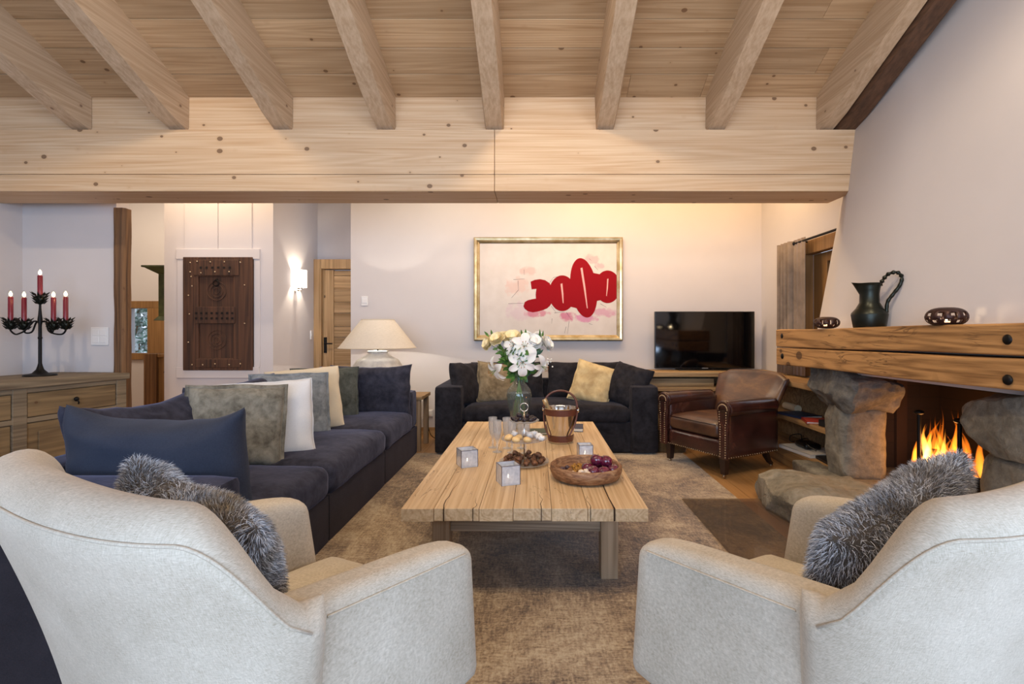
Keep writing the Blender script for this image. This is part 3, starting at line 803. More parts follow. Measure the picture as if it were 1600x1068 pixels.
point('fire_light', (2.60, 3.31, .45), 7, (1, .42, .12), .10)

# boulder in front of the hearth
def bfn(p, u):
    p = p.copy()
    t_ = (u.z+1)/2
    s_ = 1.0-.28*t_
    p.x *= s_; p.y *= s_
    if u.y > 0: p.x += .10*u.y
    p.x -= .12*u.y*(1 if u.y < 0 else .2)
    return p
o = rough(((0, 0, .10), (.86, 1.15, .24), .05), .03, 4, 3, 44, bfn, 22, (0, 0, .08), (.45, .6, .26), .6, .9).build('boulder', M['boulder'], loc=(1.84, 3.36, .0), smooth=True, angle=26)
tag(o, 'large flat topped grey boulder on the floor beside the pillar', 'boulder')
# glass hearth plate
t = MB().box((0, 0, 0), (.62, 1.0, .008)).build('hearth_plate', thin('smoked_glass', '#d9d0c2', .0, .06), loc=(1.035, 2.62, .014), bevel=.002)
tag(t, 'smoked glass floor plate lying on the rug edge before boulder', 'floor plate')

# ledge objects
t = thing('jug', 'tall bronze jug with twisted rope handle on the mantel', 'jug', (2.19, 3.36, 1.225))
S = .0042
def jr(px, py): return (px*S, py*S)
prof = [(0, 0), (.090, 0), (.094, .01), (.106, .085), (.103, .098), (.078, .128), (.058, .165), (.056, .22), (.062, .27), (.072, .292), (.067, .290), (.054, .22), (.055, .17), (.0, .14)]
mb = MB(); mb.lathe(prof, n=40, cap=False)
for i, p in enumerate(mb.v):     # pouring lip towards the far-left
    if p.z > .25:
        a = math.atan2(p.y, p.x); k_ = max(0, math.cos(a-2.35))**4; p.x *= 1+.45*k_; p.y *= 1+.45*k_; p.z += .012*k_
mb.build('body', M['bronze'], t, smooth=True, angle=50)
hd = V((1, -1, 0)).normalized()
pts = [hd*.060+V((0, 0, .275)), hd*.075+V((0, 0, .31)), hd*.105+V((0, 0, .345)), hd*.15+V((0, 0, .352)), hd*.175+V((0, 0, .32)), hd*.165+V((0, 0, .27)), hd*.13+V((0, 0, .215)), hd*.10+V((0, 0, .165)), hd*.095+V((0, 0, .10))]
def smoothpts(pts, n=6):
    out = []
    P = [V(p) for p in pts]; P = [P[0]]+P+[P[-1]]
    for i in range(1, len(P)-2):
        for j in range(n):
            u = j/n; p0, p1, p2, p3 = P[i-1:i+3]
            out.append(.5*((2*p1)+(-p0+p2)*u+(2*p0-5*p1+4*p2-p3)*u*u+(-p0+3*p1-3*p2+p3)*u**3))
    out.append(P[-2]); return out
sp = smoothpts(pts, 8); rs = [.011+.0035*math.sin(i*1.3)*(1 if i < 34 else .3) for i in range(len(sp))]
mb = MB(); mb.tube(sp, rs, 10); mb.build('handle', M['bronze'], t, smooth=True)
lan = plain('pierced_brown_metal', '#3a2420', .45, metal=.5)
def lantern(loc, r, h, label):
    t = thing('tealight_holder', label, 'candle holder', loc, group='pierced tealight holders on the mantel')
    mb = MB(); n = 40; m = 14; P = []
    for i in range(n):
        a = 2*PI*i/n; row = []
        for j in range(m+1):
            v = -PI/2+PI*j/m*.93; row.append((r*math.cos(v)**.7*math.cos(a), r*math.cos(v)**.7*math.sin(a), h/2+h/2*math.sin(v)))
        P.append(row)
    vs = [p for r_ in P for p in r_]; fs = []; hole = set()
    for i in range(n):
        for j in range(m):
            ph = (i % 4, j)
            if j in (4, 5, 8, 9) and (i+(2 if j > 6 else 0)) % 4 in (1, 2): continue
            if j in (6, 7) and i % 4 == 0: continue
            i2 = (i+1) % n; fs.append((i*(m+1)+j, i2*(m+1)+j, i2*(m+1)+j+1, i*(m+1)+j+1))
    mb.add(vs, fs); o = mb.build('pierced_shell', lan, t, smooth='all'); md = o.modifiers.new('s', 'SOLIDIFY'); md.thickness = .004
    MB().lathe([(0, 0), (.02, 0), (.02, .022), (0, .022)], (0, 0, .006), 16).build('tealight', emit('tealight_wax', '#ffc88a', 1.5), t)
    MB().ell((0, 0, .04), (.005, .005, .011), 8, 6).build('flame', emit('candle_flame', '#ffd9a0', 14), t, smooth='all')
    point('tealight_light', (loc[0], loc[1], loc[2]+.05), .35, (1, .75, .45), .01)
lantern((2.08, 3.66, 1.222), .085, .085, 'small pierced brown tealight holder left of the bronze jug')
lantern((2.15, 2.68, 1.228), .093, .10, 'wider pierced brown tealight holder right of the bronze jug')

# ================================================================== MEDIA CONSOLE + TV
cn = thing('media_console', 'corner shelf unit in weathered oak under the television', 'media console', (2.63, 5.96, 0))
def C(x, y, z): return (x-2.63, y-5.96, z)
mb = MB(); mb.box(C(1.13, 5.50, .715), C(2.625, 5.94, .765)); mb.build('top', M['console'], cn, bevel=.004)
mb = MB(); mb.box(C(2.23, 3.98, .72), C(2.625, 5.498, .765)); mb.build('top', M['consoley'], cn, bevel=.004)
mb = MB(); mb.box(C(1.16, 5.52, .56), C(2.6, 5.94, .60)); mb.build('shelf', M['console'], cn, bevel=.003)
mb = MB(); mb.box(C(1.16, 5.52, .0), C(2.6, 5.94, .08)); mb.build('plinth', M['console'], cn, bevel=.003)
mb = MB(); mb.box(C(2.26, 3.98, .40), C(2.6, 5.50, .44)); mb.build('shelf', M['consoley'], cn, bevel=.003)
mb = MB(); mb.box(C(2.24, 3.98, .0), C(2.6, 5.50, .155)); mb.build('plinth', M['consoley'], cn, bevel=.003)
mb = MB(); mb.box(C(1.13, 5.50, .0), C(1.18, 5.94, .714)); mb.build('upright', M['tablerail'], cn, bevel=.003); mb = MB(); mb.box(C(1.95, 5.52, .08), C(1.99, 5.94, .559)); mb.build('upright', M['tablerail'], cn, bevel=.003)
mb = MB(); mb.box(C(1.18, 5.90, .08), C(2.6, 5.94, .714)); mb.box(C(2.58, 4.0, .155), C(2.62, 5.9, .714)); mb.build('back_board', M['console'], cn)
mb = MB(); mb.box(C(1.181, 5.60, .601), C(1.949, 5.63, .69)); mb.build('drop_front', M['console'], cn)

t = thing('television', 'wide black flat television standing on the oak console', 'television', (1.91, 5.78, .766))
Wt = 1.125; Ht = .645
MB().box((-Wt/2, 0, .018), (Wt/2, .045, .018+Ht)).build('casing', M['tvf'], t, bevel=.004)
MB().box((-Wt/2+.008, -.003, .030), (Wt/2-.008, .002, .010+Ht)).build('screen', M['tv'], t)
mb = MB(); mb.box((-.30, -.04, 0), (.30, .12, .01)); mb.box((-.08, .02, .01), (.08, .05, .03)); mb.build('stand', M['tvf'], t, bevel=.002)
MB().box((-.035, -.005, .0205), (.035, -.001, .027)).build('logo', plain('logo_silver', '#8f8f92', .3), t)

def book(loc, w_, d_, h_, rz, cov, label, nm='book', cat='book', page='#d8d2c4', group=None):
    t = thing(nm, label, cat, loc, (0, 0, rz), group)
    MB().cb((0, 0, h_/2), (w_-.006, d_-.006, h_-.004)).build('pages', plain('pages', page, .8), t)
    mb = MB(); mb.cb((0, 0, .002), (w_, d_, .004)); mb.cb((0, 0, h_-.002), (w_, d_, .004)); mb.cb((-w_/2+.002, 0, h_/2), (.004, d_, h_)); mb.build('cover', cov, t)
    return t
cb_ = plain('dark_blue_cover', '#26304a', .5); cr_ = plain('red_cover', '#a8382c', .5); ck_ = plain('black_cover', '#1b1a1c', .5); cw_ = plain('white_cover', '#d5d0c8', .5)
book((2.38, 4.62, .44), .22, .30, .022, .2, cb_, 'dark blue book on the middle shelf behind the red one')
book((2.36, 4.32, .44), .18, .24, .018, -.3, cr_, 'thin red book on the middle console shelf')
book((2.40, 4.08, .44), .20, .16, .05, .1, ck_, 'thick black book on middle shelf next to stone pillar')
book((2.44, 4.09, .49), .16, .12, .03, .2, cw_, 'small pale book on top of the thick black one')
MB_ = MB(); MB_.tube([(0, -.12, 0), (0, .12, 0)], .035, 16); tag(MB_.build('paper_roll', plain('roll_paper', '#bfae90', .8), loc=(2.46, 4.92, .477), smooth=True), 'rolled pale paper lying on the middle shelf near the corner', 'paper roll')
book((2.38, 4.45, .156), .30, .42, .03, .15, cw_, 'large white book on the lowest shelf under the black gadget')
book((2.42, 4.10, .156), .24, .26, .022, -.1, ck_, 'black magazine on the lowest shelf beside stone pillar', 'magazine', 'magazine')
t = thing('game_controller', 'tangled black gadget with cable on the large white book', 'gadget', (2.38, 4.48, .188))
mb = MB(); mb.rbox((0, 0, .025), (.14, .20, .05), .02, 6); mb.build('body', M['tvf'], t, smooth=True)
mb = MB(); mb.tube(smoothpts([(.0, .1, .03), (.03, .18, .08), (-.02, .26, .05), (-.05, .18, .012), (.02, .05, .07), (-.06, -.1, .05), (-.02, -.18, .01)]), .005, 6); mb.build('cable', M['tvf'], t, smooth=True)
t = thing('wicker_basket', 'low wicker basket of kindling standing between sofa and leather chair', 'basket', (1.37, 5.2, 0))
mb = MB(); mb.lathe([(0, 0), (.15, 0), (.18, .22), (.17, .22), (.14, .02), (0, .02)], n=24, cap=False); wk = fabric('wicker', '#8d7350', '#4f3d27', .12); mb.build('body', wk, t, smooth=True, angle=50)
mb = MB(); rr = random.Random(5)
for i in range(9):
    a = rr.uniform(0, 6.28); x_, y_ = rr.uniform(-.07, .07), rr.uniform(-.07, .07)
    mb.tube([(x_, y_, .03), (x_+.08*math.cos(a), y_+.08*math.sin(a), rr.uniform(.32, .5))], .011, 6)
mb.build('kindling', M['post'], t)['kind'] = 'stuff'

# ================================================================== RUG
mb = MB(); mb.rbox((0, 0, .006), (2.72+.35, 4.9, .012), .005, 10)
tag(mb.build('rug', M['rug'], loc=(-.09, 2.58, 0), smooth=True), 'large distressed brown and beige rug under the oak coffee table', 'rug')

# ================================================================== COFFEE TABLE
TZ = .42; Y1 = 2.26; Y2 = 4.45
ct = thing('coffee_table', 'long low coffee table of thick cracked pale oak in the room centre', 'coffee table', (-.05, 3.35, 0))
xl, xr = -.595, .498
mb = MB(); th_ = 20*Y1/800
planks = [xl, -.45, -.25, -.10, .07, .23, .345, xr]
for a, b in zip(planks[:-1], planks[1:]):
    ya = Y1-3.35+random.uniform(-.004, .004)
    mb.box((a+.05+(.0008), ya, TZ-th_+random.uniform(-.002, .002)), (b+.05-.0008, Y2-3.35, TZ))
top = mb.build('tabletop', M['table'], ct, bevel=.002)
mb = MB()
for x0, w_, ln in ((-.41, .0022, .45), (.345, .003, 1.1), (.02, .0016, .25), (-.27, .0014, .14), (.24, .0015, .2)):
    pts = []
    for i in range(9):
        u = i/8; pts.append((x0+.05+noise.noise(V((x0*9, u*3, 0)))*.02, Y1-3.35+u*ln, w_*(1-u)+.0002))
    vs = []
    for x_, y_, ww in pts: vs += [(x_-ww, y_, TZ+.0006), (x_+ww, y_, TZ+.0006)]
    mb.add(vs, [(2*i, 2*i+1, 2*i+3, 2*i+2) for i in range(8)])
    x_ = pts[0][0]; mb.box((x_-w_, Y1-3.35-.0055, TZ-th_+.002), (x_+w_, Y1-3.35+.01, TZ+.0006))
mb.build('crack', plain('crack_dark', '#3a2614', .95), top)
for sx in (-1, 1):
    for yy in (Y1+.24, Y2-.24):
        X = (-.05+sx*.405)
        MB().box((X+.05-.042, yy-3.35-.045, 0.012), (X+.05+.042, yy-3.35+.045, TZ-th_)).build('leg', M['tableend'], ct, bevel=.005)
for yy in (Y1+.24, Y2-.24):
    MB().box((-.363, yy-3.35-.02, TZ-th_-.13), (.363, yy-3.35+.025, TZ-th_)).build('rail', M['tablerail'], ct, bevel=.003)
for sx in (-1, 1):
    MB().box((sx*.405-.02, Y1+.285-3.35, TZ-th_-.075), (sx*.405+.02, Y2-.285-3.35, TZ-th_)).build('rail', M['table'], ct, bevel=.003)

# ================================================================== CUSHIONS
def cushion_mb(w_, h_, t_, n=26, pinch=.035, sag=0.0, seed=0, flat=.42, wr=.01, flange=0):
    mb = MB(); fr = []; bk = []
    for i in range(n+1):
        u = math.sin((-1+2*i/n)*PI/2*.92)/math.sin(PI/2*.92); rf = []; rb = []
        for j in range(n+1):
            v = math.sin((-1+2*j/n)*PI/2*.92)/math.sin(PI/2*.92)
            e = ((1-abs(u)**3.2)*(1-abs(v)**3.2))**flat
            x_ = u*(w_/2)*(1-pinch*(1-v*v)*abs(u)); z_ = v*(h_/2)*(1-pinch*(1-u*u)*abs(v))
            z_ -= sag*h_*(max(0, v)**1.5)*(1-abs(u)**2.5)
            q = V((u*1.7+seed, v*1.7, seed*.7))
            dd = noise.noise(q)*wr*2+noise.noise(q*2.9)*wr
            # radiating creases from corners
            cr = math.sin((u-v)*9+seed)*math.exp(-((abs(u)-1)**2+(abs(v)-1)**2)*5)*wr*.7
            tt = t_/2*e
            rf.append((x_+dd*.6, -tt-dd*e-cr*e, z_+h_/2+dd*.4)); rb.append((x_+dd*.6, tt+dd*e*.5, z_+h_/2+dd*.4))
        fr.append(rf); bk.append(rb)
    mb.grid(fr); mb.grid([r[::-1] for r in bk])
    edge = [fr[i][0] for i in range(n+1)]+[fr[n][j] for j in range(1, n+1)]+[fr[i][n] for i in range(n-1, -1, -1)]+[fr[0][j] for j in range(n-1, 0, -1)]
    return mb, edge
def merge(o, d=.0005):
    bm = bmesh.new(); bm.from_mesh(o.data); bmesh.ops.remove_doubles(bm, verts=bm.verts, dist=d); bmesh.ops.recalc_face_normals(bm, faces=bm.faces); bm.to_mesh(o.data); bm.free()
def cushion(label, mat, loc, yaw, tilt, w_, h_, t_=.16, roll=0, name='cushion', cat='cushion', group=None, pipe=None, seed=0, sag=0, wr=.008, pinch=.035, parent=None, flange=0):
    R = Euler((math.radians(-tilt), math.radians(roll), math.radians(yaw)))
    mb, edge = cushion_mb(w_, h_, t_, seed=seed, sag=sag, wr=wr, pinch=pinch)
    if flange:
        n = len(edge); c_ = V((0, 0, h_/2)); out = []
        for p in edge:
            d_ = V(p)-c_; s_ = 1+flange/max(d_.length, .01); out.append(c_+d_*s_+V((0, noise.noise(V(p)*9)*.008, 0)))
        mb.grid([[V(a)+V((0, -.003, 0)), b+V((0, -.002, 0))] for a, b in zip(edge, out)], cu=True); mb.grid([[V(a)+V((0, .003, 0)), b+V((0, .002, 0))] for a, b in zip(edge, out)], cu=True)
        mb.grid([[b+V((0, -.002, 0)), b+V((0, .002, 0))] for b in out], cu=True)
        edge = edge
    if pipe:
        t = thing(name, label, cat, loc, R, group)
        o = mb.build('cover', mat, t, smooth='all'); merge(o)
        p = MB(); p.tube(edge, .0045, 6, closed=True); p.build('piping', pipe, t, smooth='all')
        return t
    o = mb.build(name, mat, loc=loc, rot=R, smooth='all'); merge(o)
    if parent: o.parent = parent; return o
    return tag(o, label, cat, group)

# ================================================================== SOFAS
def seatc(p_parent, c, size, mat, seed=0, puff=.03, name='seat_cushion', n=18):
    def fn(p, u):
        p = p.copy(); e = (1-abs(u.x)**3)*(1-abs(u.y)**3)
        if u.z > 0: p.z += puff*e
        q = V((p.x*4+seed, p.y*4, p.z*4)); p.z += noise.noise(q)*.008+noise.noise(q*2.5)*.003; p.x += noise.noise(q+V((7, 0, 0)))*.008; p.y += noise.noise(q+V((0, 7, 0)))*.008
        return p
    mb = MB(); mb.rbox(c, size, .065, n, fn); return mb.build(name, mat, p_parent, smooth='all')
sf = thing('sectional_sofa', 'long charcoal blue modular sofa along the left of the coffee table', 'sofa', (-1.70, 3.43, 0))
def S_(x, y, z): return (x+1.70, y-3.43, z)
XB, XF = -2.22, -1.165
ys_ = [1.70, 2.90, 3.975, 5.05]
for a, b in zip(ys_[:-1], ys_[1:]):
    mb = MB(); mb.rbox(S_((XB+XF)/2, (a+b)/2, .145), (XF-XB, b-a-.006, .27), .015, 6); mb.build('base', M['sofab'], sf, smooth=True)
    mb = MB(); mb.rbox(S_(XB+.10, (a+b)/2, .455), (.20, b-a-.006, .35), .03, 6); mb.build('back_frame', M['sofa'], sf, smooth=True)
sy = [(2.06, 2.90), (2.905, 3.97), (3.98, 4.83)]
for i, (a, b) in enumerate(sy):
    seatc(sf, S_(-1.58, (a+b)/2, .355), (.86, b-a, .19), M['sofa'], i*3)
for a, b in ((1.70, 2.05), (4.84, 5.05)):
    mb = MB(); mb.rbox(S_((XB+XF)/2+.0, (a+b)/2, .455), (XF-XB-.01, b-a, .36), .035, 8); mb.build('arm', M['sofa'], sf, smooth=True)
mb = MB(); mb.rbox(S_((XB+XF)/2, 1.696, .33), (XF-XB-.01, .012, .60), .005, 4); mb.build('end_panel', M['sofab'], sf, smooth=True)
def P2(px, py, Y): v = at(px, py, Y); return v
# loose back cushions of the sofa
BC = 'loose charcoal cushions of the long sofa'
cushion('charcoal cushion on sofa back seen behind the big navy one', M['sofa'], (-1.93, 2.60, .42), 86, 12, .80, .47, .22, seed=3, sag=.10, wr=.014, group=BC)
cushion('charcoal cushion on long sofa back behind the foremost grey pillow', M['sofa'], (-1.93, 3.42, .43), 89, 10, .98, .46, .2, seed=9, sag=.03, wr=.014, group=BC)
cushion('charcoal cushion on long sofa back nearest the table lamp', M['sofa'], (-1.93, 4.36, .43), 91, 8, .84, .45, .2, seed=13, wr=.014, group=BC)
cushion('large charcoal cushion upright against the far sofa arm under the lamp', M['sofa'], (-1.53, 4.74, .425), 4, 4, .74, .47, .19, seed=5, sag=.04, wr=.010)
cushion('large navy cushion with sagging top at the near sofa end', M['navy'], (-1.63, 2.24, .40), 176, 6, .80, .49, .25, seed=17, sag=.15, wr=.014)
# scatter pillows
cushion('grey crushed velvet pillow with flange, foremost on the long sofa', M['greyv'], (-1.69, 2.86, .435), 26, 16, .49, .46, .15, seed=21, flange=.022, roll=2)
cushion('white linen pillow directly behind the foremost grey velvet pillow', M['cream'], (-1.62, 3.08, .43), 22, 14, .54, .475, .13, seed=25, roll=-3, flange=.006)
cushion('blue grey velvet pillow between the white and ivory pillows', M['greyblue'], (-1.77, 3.70, .43), 28, 16, .52, .47, .14, seed=29, flange=.018)
cushion('ivory linen pillow behind the blue grey velvet pillow', M['ivory'], (-1.76, 3.95, .43), 26, 16, .54, .50, .13, seed=33, roll=-4)
cushion('green grey velvet pillow, furthest along the long sofa', M['greygreen'], (-1.80, 4.38, .43), 24, 12, .54, .46, .14, seed=37, flange=.012)

# far sofa
s2 = thing('two_seat_sofa', 'dark charcoal two seat sofa facing the camera under the painting', 'sofa', (.105, 5.42, 0))
def T_(x, y, z): return (x-.105, y-5.42, z)
XL, XR2, YF, YB = -.985, 1.195, 4.95, 5.90
mb = MB(); mb.rbox(T_(.105, 5.44, .17), (XR2-XL-.5, .88, .30), .015, 6); mb.build('base', M['sofadark'], s2, smooth=True)
for xa, xb in ((XL, XL+.27), (XR2-.27, XR2)):
    mb = MB(); mb.rbox(T_((xa+xb)/2, (YF+YB)/2, .345), (xb-xa, YB-YF, .65), .03, 10); mb.build('arm', M['sofadark'], s2, smooth=True)
mb = MB(); mb.rbox(T_(.105, 5.80, .45), (1.66, .2, .45), .03, 8); mb.build('back_frame', M['sofadark'], s2, smooth=True)
seatc(s2, T_(.105, 5.32, .385), (1.635, .72, .17), M['sofadark'], 4, .025)
for sx, sd in ((-1, 1), (1, 2)):
    cushion('', M['sofadark'], T_(.105+sx*.415, 5.60, .45), sx*-2, 8, .80, .42, .18, seed=40+sd, wr=.012, parent=s2, name='back_cushion')
G2 = 'loose cushions on the far sofa'
cushion('dark charcoal cushion slumped against the left arm of the far sofa', M['sofadark'], (-.66, 5.26, .455), 66, 16, .48, .44, .19, seed=51, wr=.012, roll=4)
cushion('taupe velvet pillow beside the left arm cushion of the far sofa', M['taupe'], (-.40, 5.33, .455), 22, 20, .44, .43, .13, seed=54, flange=.012, roll=8)
cushion('shiny champagne pillow leaning on the far sofa back', M['gold'], (.53, 5.27, .465), -8, 22, .41, .43, .14, seed=57, roll=16, flange=.012)
cushion('dark charcoal cushion slumped against the right arm of the far sofa', M['sofadark'], (.86, 5.20, .455), -50, 22, .46, .43, .2, seed=60, wr=.012, roll=10)

# ================================================================== LINEN ARMCHAIRS
def sgn(x): return -1 if x < 0 else 1
def armchair(label, loc, yaw, flip=1):
    t = thing('linen_armchair', label, 'armchair', loc, (0, 0, math.radians(yaw)), 'pale linen armchairs')
    hw, z0 = .385, .235
    def outer(s, v):
        H = .91-.015*abs(s)**2-.20*max(0, (abs(s)-.62)/.38)**1.8
        wd = hw-.015+.12*v**1.3
        a = s*PI/2
        x = wd*sgn(math.sin(a))*abs(math.sin(a))**.80
        y = -.15-.17*max(0.0, math.cos(a))**.75-.17*v**1.5*(.35+.65*max(0.0, math.cos(a))**.5)
        return V((x, y, z0+(H-z0)*v))
    def inward(s):
        a = s*PI/2; d = V((-math.sin(a)*.9, math.cos(a)*.75+.25, 0)); return d.normalized()
    n = 44; m = 22; P = []
    for i in range(n+1):
        s = -1+2*i/n; th = .135*(1-.25*abs(s)**6); row = []; d = inward(s)
        for j in range(m+1): row.append(outer(s, (j/m)*.94))
        o1 = outer(s, .94); up = (outer(s, 1.0)-o1); hgt = up.length
        for k in range(1, 12):
            a = PI*k/12; row.append(o1+d*(th/2-th/2*math.cos(a))+V((0, 0, 1))*math.sin(a)*max(th*.42, .03)+up*.2*math.sin(a))
        for j in range(m, -1, -1): row.append(outer(s, (j/m)*.94)+d*th)
        P.append(row)
    mb = MB(); mb.grid(P, cv=True); L_ = len(P[0])
    for i0, fl in ((0, 1), (n, 0)):
        c_ = sum(P[i0], V())/L_; off = V((0, .03, 0))
        half = L_//2
        # rounded side caps
        caps = []
        for k in range(5):
            a = PI/2*k/4; caps.append([p+(V(q_c)-p)*(1-math.cos(a))+V((0, .045*math.sin(a), 0)) for p, q_c in zip(P[i0], [ (V(P[i0][q])+V(P[i0][L_-1-q]))/2 for q in range(L_)])])
        mb.grid(caps, cv=True)
    o = mb.build('back', M['chair'], t, smooth='all'); merge(o, .0008)
    # piping seam on the outer back
    pts = []
    for i in range(61):
        s = -1+2*i/60; th = .135*(1-.25*abs(s)**6); a = PI*1.2/12; o1 = outer(s, .94); up = outer(s, 1.0)-o1; d = inward(s)
        pts.append(o1+d*(th/2-th/2*math.cos(a))+V((0, 0, 1))*math.sin(a)*max(th*.42, .03)+up*.2*math.sin(a))
    q = MB(); q.tube([p-inward(-1+2*i/60)*.001 for i, p in enumerate(pts)], .0032, 6); q.build('seam', M['chair'], t, smooth='all')
    # arms
    for sx in (-1, 1):
        def fn(p, u, sx=sx):
            p = p.copy(); f = (u.z+1)/2; k = (p.y+.22)/.60
            p.z = z0+(p.z-z0)*(1.0+ .14*(1-k))
            p.y += -.035*f*max(0, k) + .018*(1-f)*max(0, k)
            p.x += sx*.018*f
            p.z += -.02*max(0, u.y)**4*f
            return p
        mb = MB(); mb.rbox((sx*.335, .08, (z0+.64)/2), (.115, .60, .64-z0), .038, 16, fn); mb.build('arm', M['chair'], t, smooth='all')
        q = MB(); pts = []
        for k_ in range(24):
            u = k_/23
            y = -.12+.42*u
            z = z0+(.608-z0)*(1.0+.14*(1-(y+.22)/.60))
            pts.append((sx*(.3925+.017), y, z))
        q.tube(smoothpts(pts, 2), .0028, 6); q.build('seam', M['chair'], t, smooth='all')
    def fnb(p, u): return p
    mb = MB(); mb.rbox((0, .08, .29), (.66, .56, .11), .02, 8); mb.build('seat_base', M['chair'], t, smooth='all')
    seatc(t, (0, .12, .375), (.56, .60, .12), M['chair'], 3, .035)
    for sx in (-1, 1):
        for yy in (-.17, .30):
            mb = MB(); frust(mb, -.017, .017, .012, -.026, .026, z0+.03, .034, .052)
            l = mb.build('leg', M['chairleg'], t, loc=(sx*.335, yy, 0), bevel=.003)
    return t
LCH = armchair('pale linen armchair seen from behind, with fur pillow, before the navy cushion', (-.69, 1.30, 0), -31)
RCH = armchair('pale linen armchair seen from behind, with fur pillow, before the fireplace', (.80, 1.32, 0), 31)

# fur pillows: cushion body with real strands
def fur_pillow(label, loc, yaw, tilt, roll, w_, h_, t_, seed, tint):
    R = Euler((math.radians(-tilt), math.radians(roll), math.radians(yaw)))
    t = thing('fur_pillow', label, 'cushion', loc, R, 'grey fur pillows on the linen armchairs')
    mb, edge = cushion_mb(w_, h_, t_, n=24, seed=seed, wr=.012)
    for i, p in enumerate(mb.v): pass
    body = mb.build('cover', plain('fur_hide', '#4a443e', .95), t, smooth='all'); merge(body)
    me = body.data; rr = random.Random(seed); cen = sum((v.co for v in me.vertices), V())/len(me.vertices); F = MB(); polys = list(me.polygons); tot = sum(p.area for p in polys); N = 52000
    vs = F.v; fs = F.f
    for p in polys:
        k = N*p.area/tot; k = int(k)+(rr.random() < k-int(k))
        if not k: continue
        c = [me.vertices[q].co for q in p.vertices]
        for _ in range(k):
            a, b = rr.random(), rr.random()
            if len(c) == 4: q = (c[0]*(1-a)+c[1]*a)*(1-b)+(c[3]*(1-a)+c[2]*a)*b
            else:
                if a+b > 1: a, b = 1-a, 1-b
                q = c[0]+(c[1]-c[0])*a+(c[2]-c[0])*b
            nn = V((p.normal.x, p.normal.y, p.normal.z)); nn = -nn if nn.dot(q-cen) < 0 else nn; fl = V((noise.noise(q*7+V((seed, 0, 0))), noise.noise(q*7+V((0, seed, 3))), noise.noise(q*7+V((5, 0, seed)))))*1.3
            d = (nn+fl+V((rr.gauss(0, .28), rr.gauss(0, .28), rr.gauss(0, .28)-.3))).normalized()
            ln = .0165*rr.uniform(.6, 1.3); side = d.cross(V((rr.gauss(0, 1), rr.gauss(0, 1), rr.gauss(0, 1)))).normalized()*.0006
            mid = q+d*ln*.55; tip = q+(d+V((0, 0, -.25))).normalized()*ln
            o = len(vs); vs += [q-side, q+side, mid-side*.8, mid+side*.8, tip]
            fs += [(o, o+1, o+3, o+2), (o+2, o+3, o+4)]; F.m += [0, 0]
    f = F.build('fur', tint, t, smooth='all', recalc=False); f['kind'] = 'stuff'
    return t
def furmat(name, brown):
    t = NT(name); g = t.n('ShaderNodeNewGeometry')
    n = t.noise(t.vec(), 5, 3, .5, .6); n2 = t.noise(t.vec(), 26, 3, .6)
    f = t.math('ADD', t.math('MULTIPLY', g.outputs['Random Per Island'], .55), t.math('MULTIPLY', n2, .45))
    c = t.ramp(f, [(.22, '#454446'), (.47, '#92949a'), (.66, '#dfe2e8')])
    b = t.ramp(f, [(.25, '#4a3c2c'), (.6, '#8f7a5c'), (.8, '#b8a684')])
    c = t.mix(t.ramp(n, [(.50, 0.0), (.62, brown)]), c, b)
    t.col(c); t.p(rough=.7, sheen=.3, spec=.2); return t.mat
fur_pillow('grey brown fur pillow on the armchair before the navy cushion', (-.80, 1.30, .465), 150, 16, -8, .55, .39, .16, 3, furmat('fur_brownish', .95))
fur_pillow('silvery grey fur pillow on the armchair before the fireplace', (.885, 1.35, .455), 211, 16, 9, .66, .385, .16, 8, furmat('fur_silver', .6))

